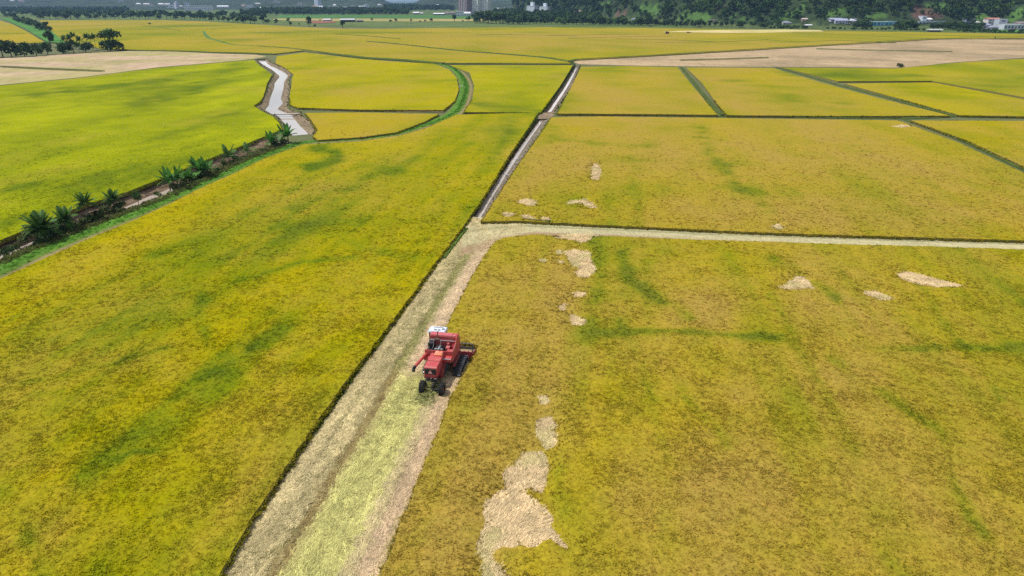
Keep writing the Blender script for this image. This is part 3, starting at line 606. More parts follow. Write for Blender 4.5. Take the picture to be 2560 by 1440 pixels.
# ------------------------------------------------------------------ scattering of uncountable plants (one object each)
PROTO = {}
def proto_coll(name, meshes, m):
    c = bpy.data.collections.new(name)
    for i, (V, Fc, sh) in enumerate(meshes):
        me = bpy.data.meshes.new(name); me.from_pydata([tuple(v) for v in V], [], Fc); me.materials.append(m)
        a = me.attributes.new('shade', 'FLOAT', 'POINT'); a.data.foreach_set('value', np.asarray(sh, np.float32))
        c.objects.link(bpy.data.objects.new(name, me))
    return c
def gn_scatter(name, pts, rotz, tilt, tdir, scale, col, coll, label=None, cat=None, zs=None):
    me = bpy.data.meshes.new(name); me.from_pydata([tuple(p) for p in pts], [], []); n = len(pts)
    a = me.attributes.new('col', 'FLOAT_COLOR', 'POINT'); c = np.ones((n, 4), np.float32); c[:, :3] = col; a.data.foreach_set('color', c.ravel())
    r = np.column_stack([tilt * np.cos(tdir), tilt * np.sin(tdir), rotz]).astype(np.float32)
    a = me.attributes.new('rot', 'FLOAT_VECTOR', 'POINT'); a.data.foreach_set('vector', r.ravel())
    s = np.column_stack([scale, scale, scale * (zs if zs is not None else 1)]).astype(np.float32)
    a = me.attributes.new('scl', 'FLOAT_VECTOR', 'POINT'); a.data.foreach_set('vector', s.ravel())
    o = link(bpy.data.objects.new(name, me)); ng = bpy.data.node_groups.new(name, 'GeometryNodeTree')
    ng.interface.new_socket('Geometry', in_out='INPUT', socket_type='NodeSocketGeometry'); ng.interface.new_socket('Geometry', in_out='OUTPUT', socket_type='NodeSocketGeometry')
    N = ng.nodes; gi = N.new('NodeGroupInput'); go = N.new('NodeGroupOutput'); mp = N.new('GeometryNodeMeshToPoints'); ip = N.new('GeometryNodeInstanceOnPoints')
    ci = N.new('GeometryNodeCollectionInfo'); ci.inputs[0].default_value = coll; ci.inputs[1].default_value = True; ci.inputs[2].default_value = True
    ra = N.new('GeometryNodeInputNamedAttribute'); ra.data_type = 'FLOAT_VECTOR'; ra.inputs[0].default_value = 'rot'
    sa = N.new('GeometryNodeInputNamedAttribute'); sa.data_type = 'FLOAT_VECTOR'; sa.inputs[0].default_value = 'scl'
    Lk = ng.links.new; Lk(gi.outputs[0], mp.inputs[0]); Lk(mp.outputs[0], ip.inputs['Points']); Lk(ci.outputs[0], ip.inputs['Instance'])
    ip.inputs['Pick Instance'].default_value = True
    er = N.new('FunctionNodeEulerToRotation'); Lk(ra.outputs[0], er.inputs[0]); Lk(er.outputs[0], ip.inputs['Rotation']); Lk(sa.outputs[0], ip.inputs['Scale']); Lk(ip.outputs[0], go.inputs[0])
    md = o.modifiers.new('scatter', 'NODES'); md.node_group = ng
    tag(o, label, cat, kind='stuff'); return o
def blades(n, h, spread, w, seed, droop=.35, base=.1):
    r = random.Random(seed); V = []; Fc = []; S = []
    for i in range(n):
        a = r.uniform(0, 6.283); d = r.uniform(0, base); bx, by = math.cos(a) * d, math.sin(a) * d; a2 = a + r.uniform(-.7, .7)
        L = h * r.uniform(.7, 1.1); sp = spread * r.uniform(.3, 1); ww = w * r.uniform(.7, 1.3); px, py = -math.sin(a2) * ww / 2, math.cos(a2) * ww / 2
        k = len(V); s = r.uniform(.8, 1.18)
        mx, my, mz = bx + math.cos(a2) * sp * .45, by + math.sin(a2) * sp * .45, L * .75; tx, ty, tz = bx + math.cos(a2) * sp, by + math.sin(a2) * sp, L * (1 - droop * r.uniform(0, 1))
        V += [(bx - px, by - py, 0), (bx + px, by + py, 0), (mx - px, my - py, mz), (mx + px, my + py, mz), (tx, ty, tz)]
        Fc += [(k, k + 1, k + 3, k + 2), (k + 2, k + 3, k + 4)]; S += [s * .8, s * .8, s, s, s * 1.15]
    return V, Fc, S
C_TUFT = proto_coll('rice_clump', [blades(15, .34, .32, .06, 100 + i, .6, .16) for i in range(5)], M['tuft'])
C_WEED = proto_coll('weed_clump', [blades(18, .8, .5, .08, 200 + i, .5, .3) for i in range(4)], M['weed'])
C_GRASS = proto_coll('grass_clump', [blades(16, .3, .22, .05, 300 + i, .4, .3) for i in range(4)], M['weed'])
def straws(n, seed, L=.45, w=.03, rad=.45, h=.12):
    r = random.Random(seed); V = []; Fc = []; S = []
    for i in range(n):
        a = r.uniform(0, 6.283); d = rad * math.sqrt(r.random()); cx, cy = d * math.cos(a), d * math.sin(a); b = r.gauss(0, .38); l = L * r.uniform(.5, 1.2) / 2; z = r.uniform(.0, h); ti = r.uniform(-.12, .16)
        dx, dy = math.sin(b) * l, math.cos(b) * l; px, py = math.cos(b) * w / 2, -math.sin(b) * w / 2; k = len(V); s = r.uniform(.75, 1.25)
        V += [(cx - dx - px, cy - dy - py, z), (cx - dx + px, cy - dy + py, z), (cx + dx + px, cy + dy + py, z + ti * l * 2), (cx + dx - px, cy + dy - py, z + ti * l * 2)]; Fc.append((k, k + 1, k + 2, k + 3)); S += [s] * 4
    return V, Fc, S
C_STRAW = proto_coll('straw_wisp', [straws(28, 400 + i, .50, .028, .42, .035) for i in range(4)], M['straw'])

def scat_points(poly, holes, dens0, ymax, near=62.0, power=2.0, seed=0):
    """points in polygon with density falling with distance"""
    out = []; yb = np.concatenate([np.arange(34, 100, 6), np.geomspace(100, ymax, 22)])
    r = np.random.default_rng(seed)
    for a, b in zip(yb[:-1], yb[1:]):
        if a > poly[:, 1].max() or b < poly[:, 1].min(): continue
        mid = (a + b) / 2; lim = .79 * math.hypot(b, 40) + 8; xa, xb = max(poly[:, 0].min(), -lim), min(poly[:, 0].max(), lim)
        if xb <= xa: continue
        de = dens0 * min(1, (near / mid) ** power); n = int(de * (b - a) * (xb - xa)); q = np.column_stack([r.uniform(xa, xb, n), r.uniform(a, b, n)])
        out.append(q)
    q = np.concatenate(out) if out else np.zeros((0, 2)); k = pip(q[:, 0], q[:, 1], poly)
    for h in holes: k &= ~pip(q[:, 0], q[:, 1], h)
    return q[k]
allp = []; allc = []; alls = []
for i, (poly, hs, fn, V, B) in enumerate(FIELDS):
    hs2 = [grow(h, -.5) if len(h) > 16 else h for h in hs]; q = scat_points(poly, hs2, 24.0, 260, power=1.9, seed=i); q = q[rng.uniform(0, 1, len(q)) < sst(250, 110, q[:, 1])]
    ring = np.zeros(len(q), bool)
    for h in hs: ring |= pip(q[:, 0], q[:, 1], h)
    q = q[~ring | (rng.uniform(0, 1, len(q)) < .22)]
    if len(q) < 5: continue
    allp.append(q); allc.append(fn(q[:, 0], q[:, 1])); alls.append(np.full(len(q), i))
q = np.concatenate(allp); c = np.concatenate(allc); n = len(q); print('rice clumps', n)
d = np.maximum(1, q[:, 1] / 62); clump = fbm(q[:, 0] / .9, q[:, 1] / .9, 123, 2)
brown = np.clip((c[:, 2] / np.maximum(c[:, 0], .01)) * 6, 0, 1)
gap = vnoise(q[:, 0] / .30, q[:, 1] / .30, 321) ; keep = gap > .11
q, c, d, clump, brown = q[keep], c[keep], d[keep], clump[keep], brown[keep]; n = len(q)
c = np.clip(c * 1.1 * (1.0 + .22 * (clump[:, None] - .5)) * rng.uniform(.93, 1.09, (n, 1)) * np.array([1, 1, 1]), .001, 1)
tint = rng.uniform(0, 1, (n, 1)); c = c * (1 - .25 * (tint > .86)) + np.array([.05, .10, .0]) * (.25 * (tint > .86))
hp = [grow(densify(UL(h, .45), .8, True, 0, False), .2) for h in LODGED1 + LODGED2]; tl_ = rng.uniform(0, .4 + .3 * brown, n); drop = edge_drop(q[:, 0], q[:, 1], hp)
for h in hp:
    c0 = h.mean(0); rr = np.linalg.norm(h - c0, axis=1).max() + 3; kk = np.where(np.hypot(q[:, 0] - c0[0], q[:, 1] - c0[1]) < rr)[0]
    if len(kk) == 0: continue
    dd = seg_d(q[kk, 0], q[kk, 1], list(h) + [h[0]]) + (fbm(q[kk, 0], q[kk, 1], 99) - .5) * 2.5; w_ = np.clip(1 - dd / 2.2, 0, 1); c[kk] = c[kk] * (1 - .55 * w_[:, None]) + BRN * .62 * .55 * w_[:, None] * rng.uniform(.5, 1.7, (len(kk), 1)); tl_[kk] += w_ * .7
gn_scatter('rice_leaves', np.column_stack([q, np.full(n, .63) - .32 * drop ** .8 + rng.uniform(-.07, .07, n) + .08 * (clump - .5)]), rng.uniform(0, 6.28, n), tl_, rng.uniform(0, 6.28, n),
           rng.uniform(.62, .95, n) * d ** .62, c, C_TUFT, 'ripening rice leaves and ears covering all the standing fields', 'rice', zs=.85 / d ** .9)
# frayed crop edges
HT = np.array([.52, .40, .20]); EI = []; EP = []; EC = []
for (poly, hs, fn, V, B) in FIELDS:
    a = V[B[:, 0]]; b = V[B[:, 1]]; L = np.linalg.norm(b - a, axis=1); m_ = (a + b) / 2; px, py = PX(m_[:, 0], m_[:, 1], .5)
    vis = (m_[:, 1] < 300) & (m_[:, 1] > 30) & (px > -150) & (px < 2700) & (py < 1550); inner_e = seg_d(m_[:, 0], m_[:, 1], list(poly) + [poly[0]]) > .4; k = (np.maximum(0, (L * np.where(inner_e, 3.5, 7) * np.minimum(1, 80 / m_[:, 1]))).astype(int) + (rng.uniform(0, 1, len(L)) < .5 * np.minimum(1, 90 / m_[:, 1]) ** 1.5)) * vis
    idx = np.repeat(np.arange(len(L)), k); t = rng.uniform(0, 1, len(idx))[:, None]; p = a[idx] + (b[idx] - a[idx]) * t + rng.normal(0, .10, (len(idx), 2)); EP.append(p)
    cc = fn(p[:, 0], p[:, 1]); g = rng.uniform(0, 1, (len(p), 1)); ie = inner_e[idx][:, None]; EI.append(inner_e[idx]); EC.append(np.where(ie, cc * (.75 - .3 * g) + HT * .5 * g, cc * (.55 + .5 * g) + np.array([.03, .06, .006]) * (1 - g)))
p = np.concatenate(EP); c = np.concatenate(EC); n = len(p); print('edge clumps', n); d = np.maximum(1, p[:, 1] / 80)
IE = np.concatenate(EI); gn_scatter('rice_edge_leaves', np.column_stack([p, rng.uniform(.0, .55, n) * np.where(IE, .45, 1)]), rng.uniform(0, 6.28, n), rng.uniform(0, .8, n), rng.uniform(0, 6.28, n), rng.uniform(.75, 1.25, n) * d ** .35, c, C_TUFT,
           'ragged leaves and stems along the cut edges of the crop', 'rice')
# straw on the harvested strip and on the flattened patches
q = np.column_stack([rng.uniform(-.2, 11.6, 42000), -14 + 106 * rng.uniform(0, 1, 42000) ** 1.35]); X = A0 + SN * q[:, :1] + SD * q[:, 1:]
f1w = FIELDS[0][0]; ok = ~pip(X[:, 0], X[:, 1], f1w); f7 = FIELDS[7][0]; ok &= ~pip(X[:, 0], X[:, 1], f7); X = X[ok]; q = q[ok]
c = cut_colour(X[:, 0], X[:, 1]) * 1.12; n = len(X); ob = fbm(q[:, 0] * 1.1, q[:, 1] * .4, 55); kp = (rng.uniform(0, 1, n) < (.35 + 1.3 * ob)) & (rng.uniform(0, 1, n) < sst(.12, .34, c[:, 1] )); X, c = X[kp], c[kp]; n = len(X)
P1 = np.column_stack([X, rng.uniform(.08, .20, n)]); C1 = c * rng.uniform(.82, 1.15, (n, 1)); R1 = -math.radians(8.4) + rng.normal(0, .6, n)
PL = []; CL = []; RL = []
for hh, h in enumerate(LODGED1 + LODGED2):
    poly = grow(densify(UL(h, .45), .6, True, .2, False), .12); A_ = .5 * abs(np.dot(poly[:, 0], np.roll(poly[:, 1], 1)) - np.dot(poly[:, 1], np.roll(poly[:, 0], 1))); yy = poly[:, 1].mean()
    k = int(A_ * 26 * min(1, (70 / yy) ** 1.2)) + 6; x0, y0 = poly.min(0) - .3; x1, y1 = poly.max(0) + .3; z = np.column_stack([rng.uniform(x0, x1, k * 3), rng.uniform(y0, y1, k * 3)]); z = z[pip(z[:, 0], z[:, 1], poly)]
    PL.append(z); CL.append(lodged_col(z[:, 0], z[:, 1]) * rng.uniform(.8, 1.2, (len(z), 1))); RL.append(math.radians(-30) + (fbm(z[:, 0] / 4, z[:, 1] / 4, 7) - .5) * 2)
X = np.concatenate(PL); n2 = len(X); P2 = np.column_stack([X, rng.uniform(.34, .46, n2)])
PP = np.concatenate([P1, P2]); CC = np.clip(np.concatenate([C1, np.concatenate(CL)]), 0, 1); RR = np.concatenate([R1, np.concatenate(RL)]); n = len(PP)
gn_scatter('loose_straw', PP, RR, rng.uniform(0, .15, n), rng.uniform(0, 6.28, n), rng.uniform(.8, 1.3, n) * np.maximum(1, PP[:, 1] / 80) ** .7, CC, C_STRAW, 'pale straw strewn over the harvested strip and the flattened patches', 'straw')
# weeds on bunds, ditch banks and the grass track
WP = []; WC = []; WS = []
def weeds_along(L, nv, hw, z, dens, s, c1, c2, spread=1.0):
    seg = np.linalg.norm(np.diff(L, axis=0), axis=1); mid = L[:-1]; px, py = PX(mid[:, 0], mid[:, 1], .3); far = np.maximum(1, mid[:, 1] / 110)
    k = (seg * dens / far + rng.uniform(0, 1, len(seg))).astype(int) * ((px > -200) & (px < 2760) & (mid[:, 1] < 800)); idx = np.repeat(np.arange(len(seg)), k)
    t = rng.uniform(0, 1, len(idx))[:, None]; p = L[idx] + (L[idx + 1] - L[idx]) * t + nv[idx] * (rng.normal(0, .45, len(idx)) * hw * spread)[:, None]
    g = rng.uniform(0, 1, (len(idx), 1)); WP.append(np.column_stack([p, np.full(len(p), z)])); WC.append(np.array(c1) * g + np.array(c2) * (1 - g)); WS.append(rng.uniform(.45, 1.1, len(p)) * s * far[idx] ** .35)
for L, nv, hw, z, w in BUNDS: weeds_along(L, nv, hw, z - .05, 2.6 * w, .38, (.10, .16, .025), (.05, .07, .018))
wl = lambda L, hw, z, de, s, a, b, sp=1: (lambda d_: weeds_along(L, np.column_stack([d_[:, 1], -d_[:, 0]]), hw, z, de, s, a, b, sp))(np.gradient(L, axis=0) / np.linalg.norm(np.gradient(L, axis=0), axis=1)[:, None])
wl(l_ro, 1.2, .0, 14, .95, (.18, .22, .05), (.12, .12, .045)); wl(l_ro * .75 + l_lo * .25, 1.0, -.7, 11, .9, (.24, .21, .11), (.13, .13, .05))
for a_, b_ in ((90, 318), (440, 705), (-400, -40)):
    pxs, _ = PX(l_ro[:, 0], l_ro[:, 1], 0); kk = (pxs > a_) & (pxs < b_)
    if kk.sum() > 3: wl((l_ro * .62 + l_lo * .38)[kk], 1.3, -.85, 22, 1.25, (.23, .24, .09), (.12, .14, .045), .8)
wl(l_lo, .5, .0, 2, .6, (.1, .15, .02), (.06, .07, .02))
wl(r_lo, .9, 0, 1.5, .6, (.12, .13, .03), (.08, .07, .03)); wl(r_ro, .9, 0, 1.5, .6, (.12, .13, .03), (.08, .07, .03))
wl(m_lo, .5, .1, 4, .8, (.06, .13, .02), (.03, .05, .012)); wl(m_lo * .8 + m_ro * .2, .5, -.2, 3, .6, (.05, .06, .02), (.05, .04, .02)); wl(m_ro, .4, 0, .8, .5, (.12, .12, .04), (.09, .07, .04))
wl(n_lo, .6, .1, 4, .8, (.05, .09, .02), (.03, .05, .012)); wl(n_ro, .5, 0, 1.5, .7, (.06, .1, .02), (.04, .05, .012))
# bright green tussocks on the bund face right of the ditch end and beside the strip
wl(UL([(1205, 556), (1300, 556), (1420, 563)]), .5, .1, 12, .95, (.09, .20, .02), (.05, .12, .015)); wl(UL([(1420, 563), (1900, 586), (2560, 606)]), .4, .0, 5, .7, (.06, .10, .015), (.035, .05, .012))
wl(UL([(1165, 575), (1130, 622), (1090, 665), (1000, 790), (900, 922), (780, 1090)]), .35, .0, 5, .7, (.07, .17, .015), (.04, .08, .012))
X = np.concatenate(WP); n = len(X); print('weeds', n)
gn_scatter('bank_weeds', X, rng.uniform(0, 6.28, n), rng.uniform(0, .5, n), rng.uniform(0, 6.28, n), np.concatenate(WS), np.concatenate(WC), C_WEED, 'rough grass and weeds on the bunds and ditch banks', 'weeds')
WP, WC, WS = [], [], []
weeds_along(TL, TN, 1.5, .15, 26, .8, (.095, .27, .025), (.065, .19, .02), .9)
X = np.concatenate(WP); n = len(X)
gn_scatter('track_grass', X, rng.uniform(0, 6.28, n), rng.uniform(0, .5, n), rng.uniform(0, 6.28, n), np.concatenate(WS), np.concatenate(WC), C_GRASS, 'short bright green grass along the farm track', 'grass')
#@@SCATTER_END
# ------------------------------------------------------------------ terrain beyond the plain
_bl = np.array([U(a, b) for a, b in [(-600, 30), (1250, 61), (1480, 65), (1700, 68), (2000, 73), (2560, 80), (3300, 90)]])
def hill_h(x, y):
    x = np.asarray(x, float); y = np.asarray(y, float)
    db = np.interp(x, _bl[:, 0], _bl[:, 1]); s = y - db - 30 + (fbm(x / 130, y / 400, 210, 3) - .5) * 150 * sst(100, 260, x)
    s = s - sst(330, 40, x) * 620 - sst(60, -250, x) * 3000
    h = np.where(s > 0, np.minimum(s, 70) * .04, 0) + np.maximum(s - 60, 0) * .40 * (.75 + .5 * fbm(x / 90, y / 200, 230, 3))
    h = 150 * (1 - np.exp(-h / 150)) ; return h * 1.15
kn = [(1738, 52, 42, 17.0), (1850, 57, 34, 11.0)]    # two smooth grassy knolls (px, py of the foot, radius m, height m)
KN = [(U(a, b), r, hh) for a, b, r, hh in kn]
def ter(x, y):
    h = hill_h(x, y)
    for (c, r, hh) in KN: h = np.maximum(h, hh * np.clip(1 - ((np.asarray(x) - c[0]) ** 2 + (np.asarray(y) - c[1] - 10) ** 2) / r ** 2, 0, 1) ** .8)
    return h
CLEAR = [[(1680, 50), (1700, 40), (1720, 32), (1745, 29), (1768, 34), (1786, 46), (1782, 52), (1730, 54)], [(1828, 40), (1850, 40), (1884, 56), (1850, 58)], [(1932, 52), (1970, 31), (1998, 14), (2014, 8), (2010, 28), (1985, 50)],
 [(1596, 15), (1655, 16), (1662, 30), (1620, 38), (1600, 32)], [(2048, 25), (2110, 18), (2128, 38), (2092, 44), (2062, 36)], [(2152, 48), (2190, 31), (2228, 33), (2218, 48)], [(2310, 13), (2350, 6), (2402, 14), (2362, 24)], [(2412, 28), (2440, 23), (2484, 45), (2440, 50)],
 [(2518, 52), (2535, 25), (2562, 18), (2562, 40), (2538, 54)], [(1430, -6), (1470, -4), (1462, 8), (1440, 8)], [(1490, 6), (1520, 4), (1528, 14), (1500, 15)]]
BARE = [[(2270, 42), (2290, 17), (2330, 20), (2362, 42), (2320, 47)], [(1532, 34), (1572, 27), (1564, 43), (1540, 47)], [(1795, 12), (1815, 14), (1822, 24), (1806, 22)]]
OPEN = [[(2062, 78), (2062, 50), (2160, 46), (2270, 44), (2375, 42), (2375, 78)], [(2440, 84), (2440, 48), (2570, 48), (2570, 84)], [(1940, 74), (1940, 52), (2050, 52), (2050, 74)], [(1572, 62), (1572, 44), (1612, 44), (1612, 62)], [(1425, 46), (1425, 24), (1472, 24), (1472, 46)], [(1768, 64), (1768, 46), (1802, 46), (1802, 64)]]
def region(x, y, z, polys):
    px, py = PX(x, y, z); px = px + (fbm(x / 9, y / 9, 8) - .5) * 10; py = py + (fbm(x / 9, y / 9, 18) - .5) * 8; k = np.zeros(len(px), bool)
    for p in polys: k |= pip(px, py, p)
    return k
def terrain(name, x0, x1, y0, y1, dx, dy, hf, colf, m):
    xs = np.arange(x0, x1 + 1, dx); ys = np.arange(y0, y1 + 1, dy); X, Y = np.meshgrid(xs, ys); x, y = X.ravel(), Y.ravel(); z = hf(x, y); nx = len(xs)
    fc = [(j * nx + i, j * nx + i + 1, (j + 1) * nx + i + 1, (j + 1) * nx + i) for j in range(len(ys) - 1) for i in range(nx - 1)]
    fc = [f for f in fc if max(z[f[0]], z[f[1]], z[f[2]], z[f[3]]) > .05]
    return tag(np_mesh(name, np.column_stack([x, y, z - .04]), fc, M[m], colf(x, y, z), smooth=True), kind='structure')
def hill_col(x, y, z):
    n = fbm(x / 30, y / 30, 5)[:, None]; c = np.array([.03, .05, .018]) * (.7 + .6 * n); cl = region(x, y, z, CLEAR); br = region(x, y, z, BARE)
    g = np.array([.07, .14, .03]) * (.75 + .5 * n); c[cl] = g[cl]; r = np.array([.12, .072, .055]) * (.6 + .8 * n); c[br] = r[br]
    low = z < 4; c[low] = (np.array([.08, .11, .035]) * (.8 + .4 * n))[low]; return c
M['hill'] = vcol_mat('hill_slope', s1=.12, lo=(.7, .7, .7), hi=(1.3, 1.3, 1.3), bmp=.5, bd=2)
terrain('hills', 0, 1700, 900, 2700, 9, 9, ter, hill_col, 'hill')
ENV = np.array([(-900, 110), (200, 95), (330, 75), (480, 52), (650, 50), (700, 95), (935, 100), (968, 14), (1040, 14), (1080, 95), (1185, 115), (1218, 40), (1288, 45), (1345, 150), (3400, 200)], float)
def far_h(x, y):
    px = 1280 + F * x / (y * math.cos(P) + 40 * math.sin(P)); e = np.interp(px, ENV[:, 0], ENV[:, 1])
    return e * (.62 + .6 * fbm(x / 420, y / 420, 77, 4)) * sst(3200, 4700, y + (fbm(x / 500, y / 900, 70) - .5) * 500) 
M['far_hill'] = vcol_mat('far_hill_slope', s1=.02, lo=(.5, .5, .5), hi=(1.5, 1.5, 1.4), bmp=1.0, bd=18)
terrain('hills', -5200, 7800, 3000, 6600, 65, 60, far_h, lambda x, y, z: np.array([.035, .055, .025]) * (.6 + .8 * fbm(x / 160, y / 160, 9)[:, None]), 'far_hill')
def gz(x, y):
    return float(ter(np.array([x]), np.array([y]))[0]) if y < 2950 else float(far_h(np.array([x]), np.array([y]))[0])
def hit(px, py):
    d = ray(px, py); 
    for t in np.concatenate([np.arange(30, 700, 1.5), np.arange(700, 5200, 4)]):
        p = np.array([0, 0, H]) + d * t
        if p[2] <= (gz(p[0], p[1]) if p[1] > 880 else 0): return p
    return np.array([0, 0, H]) + d * (H / max(-d[2], 1e-4))
def mpp(p):                                       # metres per photo pixel at a place
    return (p[1] * math.cos(P) + (H - p[2]) * math.sin(P)) / F

# ------------------------------------------------------------------ trees
def leaf_cloud(lobes, n, size, seed, up=.35):
    r = np.random.default_rng(seed); V = []; Fc = []; S = []; w = np.array([l[3] * l[4] * l[5] for l in lobes]) ** .66; w /= w.sum()
    for i in range(n):
        l = lobes[r.choice(len(lobes), p=w)]; d = r.normal(size=3); d /= np.linalg.norm(d); 
        if d[2] < -.5: d[2] *= -.6
        rad = r.uniform(.62, 1.05); p = np.array(l[:3]) + d * rad * np.array(l[3:6]); nrm = d + r.normal(size=3) * .7 + np.array([0, 0, up]); nrm /= np.linalg.norm(nrm)
        t = np.cross(nrm, r.normal(size=3)); t /= np.linalg.norm(t); b = np.cross(nrm, t); s = size * r.uniform(.6, 1.3); k = len(V)
        V += [p - t * s * .5, p + b * s * .42 + nrm * s * .12, p + t * s * .5, p - b * s * .42 - nrm * s * .05]; Fc.append((k, k + 1, k + 2, k + 3)); S += [r.uniform(.7, 1.3)] * 4
    return V, Fc, S
def tube(pts, rad, n=6):
    V = []; Fc = []
    for i, (p, q) in enumerate(zip(pts, rad)):
        p = Vector(p); d = (Vector(pts[min(i + 1, len(pts) - 1)]) - Vector(pts[max(i - 1, 0)])).normalized(); u = d.orthogonal().normalized(); v = d.cross(u)
        if i and u.dot(pu) < 0: u, v = -u, -v
        pu = u
        V += [p + (u * math.cos(6.2832 * k / n) + v * math.sin(6.2832 * k / n)) * q for k in range(n)]
    for i in range(len(pts) - 1): Fc += [(i * n + k, i * n + (k + 1) % n, (i + 1) * n + (k + 1) % n, (i + 1) * n + k) for k in range(n)]
    Fc.append(tuple(range(n))[::-1]); Fc.append(tuple((len(pts) - 1) * n + k for k in range(n))); return V, Fc
def join(parts):
    V = []; Fc = []
    for v, f in parts: k = len(V); V += [tuple(a) for a in v]; Fc += [tuple(i + k for i in q) for q in f]
    return V, Fc
def lobes_for(kind, seed):
    r = random.Random(seed)
    if kind == 'round': L = [(0, 0, 6, 3.4, 3.4, 2.8)] + [(r.uniform(-2.6, 2.6), r.uniform(-2.6, 2.6), r.uniform(4.2, 8), r.uniform(1.6, 2.4), r.uniform(1.6, 2.4), r.uniform(1.3, 2)) for _ in range(6)] + [(r.uniform(-2, 2), r.uniform(-2, 2), 3, 2, 2, 1.8) for _ in range(2)]
    elif kind == 'tall': L = [(0, 0, 7, 2.2, 2.2, 3)] + [(r.uniform(-1.7, 1.7), r.uniform(-1.7, 1.7), r.uniform(4, 9), r.uniform(1.1, 1.7), r.uniform(1.1, 1.7), r.uniform(1, 1.7)) for _ in range(6)]
    elif kind == 'bush': L = [(0, 0, 3.6, 4.2, 4.2, 3.6)] + [(r.uniform(-3, 3), r.uniform(-3, 3), r.uniform(2, 6.2), r.uniform(2, 2.8), r.uniform(2, 2.8), r.uniform(1.8, 2.8)) for _ in range(6)]
    elif kind == 'open': L = [(r.uniform(-3, 3), r.uniform(-3, 3), r.uniform(3.4, 8.8), r.uniform(1.5, 2.4), r.uniform(1.5, 2.4), r.uniform(1.1, 1.7)) for _ in range(12)]
    else: L = [(0, 0, 1.5 + 1.0 * k, 1.15 - .11 * k, 1.15 - .11 * k, 1.0) for k in range(9)]
    return L                                        # a tree of about ten units height
TREE = {}
def tree_proto(kind, seed, n, size, m='leaf'):
    key = (kind, seed, m)
    if key in TREE: return TREE[key]
    L = lobes_for(kind, seed); V, Fc, S = leaf_cloud(L, n, size, seed); me = bpy.data.meshes.new('crown'); me.from_pydata([tuple(v) for v in V], [], Fc); me.materials.append(M[m])
    a = me.attributes.new('shade', 'FLOAT', 'POINT'); a.data.foreach_set('value', np.array(S, np.float32))
    top = 3.2 if kind == 'bush' else 6; parts = [tube([(0, 0, -.4), (.1, .05, top * .45), (-.1, .1, top)], [.38, .26, .14])]
    for l in L[1:4]: parts.append(tube([(0, 0, top * .45), (l[0] * .5, l[1] * .5, (l[2] + top * .45) * .52), (l[0] * .9, l[1] * .9, l[2])], [.18, .12, .05], 5))
    V, Fc = join(parts); tm = bpy.data.meshes.new('trunk'); tm.from_pydata(V, [], Fc); tm.materials.append(M['bark']); TREE[key] = (me, tm); return TREE[key]
def put_tree(p, hm, kind, seed, label, group=None, name='tree', m='leaf', n=360, size=1.3, cat='tree', sx=1.0, trunk=True):
    cm, tm = tree_proto(kind, seed, n, size, m); e = empty(name, tuple(p), random.uniform(0, 6.28), (hm / 10 * sx, hm / 10 * sx, hm / 10)); tag(e, label, cat, group)
    link(bpy.data.objects.new('crown', cm), e)
    if trunk: link(bpy.data.objects.new('trunk', tm), e)
    return e
def tree_px(px, py, hpx, kind, seed, label, **k):
    p = hit(px, py); return put_tree(p, hpx * mpp(p) * 1.02, kind, seed, label, **k)
# single trees standing in the fields
for a in [(375, 62, 7, 'bush', 1, 'small round dark bush alone in the yellow rice at far left', 1.2), (2250, 169.5, 14, 'bush', 2, 'round dark bush alone on the edge of the right stubble field', 1.5), (2487, 97.5, 6, 'tall', 3, 'tiny dark tree near the right edge between rice and stubble', 1.0),
          (658, 59, 26, 'open', 4, 'loose tall tree, leftmost of the field trees in front of the green plot', 1.0), (668, 59, 13, 'bush', 5, 'low spreading bush right beside the loose tall tree', 1.2), (692, 61.5, 15, 'round', 6, 'small tree between the loose tall tree and the red yard', .9),
          (721, 57, 13, 'round', 7, 'small tree behind a darker one, left of the red yard', .8), (727, 63, 12, 'bush', 8, 'dark low tree left of the red yard, nearest the rice', .8), (748, 64.5, 7, 'tall', 9, 'thin small shrub just left of the big tree by the red yard', .8),
          (773, 66.5, 26, 'round', 10, 'large dark tree in front of the red yard', .85), (787, 67, 8, 'bush', 11, 'low bush at the foot of the large dark tree by the yard', 1.1), (857, 70, 19, 'tall', 12, 'dark upright tree standing in the rice edge before the open shed', 1.3),
          (800, 52, 5, 'bush', 13, 'little round bush left of the white-roofed shed', 1), (829, 52, 6, 'open', 14, 'little umbrella-shaped tree right of the white-roofed shed', 1), (930, 53.5, 8, 'open', 15, 'thin small tree in the pale plot right of the sheds', .9),
          (976, 55, 8, 'bush', 16, 'wide low bush, first of the row right of the sheds', 1.2), (990, 55, 9, 'round', 17, 'small tree second in the row right of the sheds', 1), (1028, 54.5, 8, 'round', 18, 'small round tree in the middle of the row of field trees', .9),
          (1050, 54.5, 4, 'bush', 19, 'very low bush in the middle of the row of field trees', 1.7), (1063, 54, 6, 'bush', 20, 'low bush just left of the square dark tree', 1.2), (1079, 54.5, 12, 'bush', 21, 'square dark tree left of the houses with brown roofs', .8),
          (1136, 54.5, 17, 'tall', 22, 'upright dark tree below the brown tower block', 1.3), (1170, 54, 14, 'open', 23, 'loose dark tree below the white towers', 1.1), (1157, 54, 5, 'bush', 24, 'small shrub between the upright tree and the loose tree', 1)]:
    tree_px(a[0], a[1], a[2], a[3], 500 + a[4] % 5, a[5], sx=a[6], n=320)
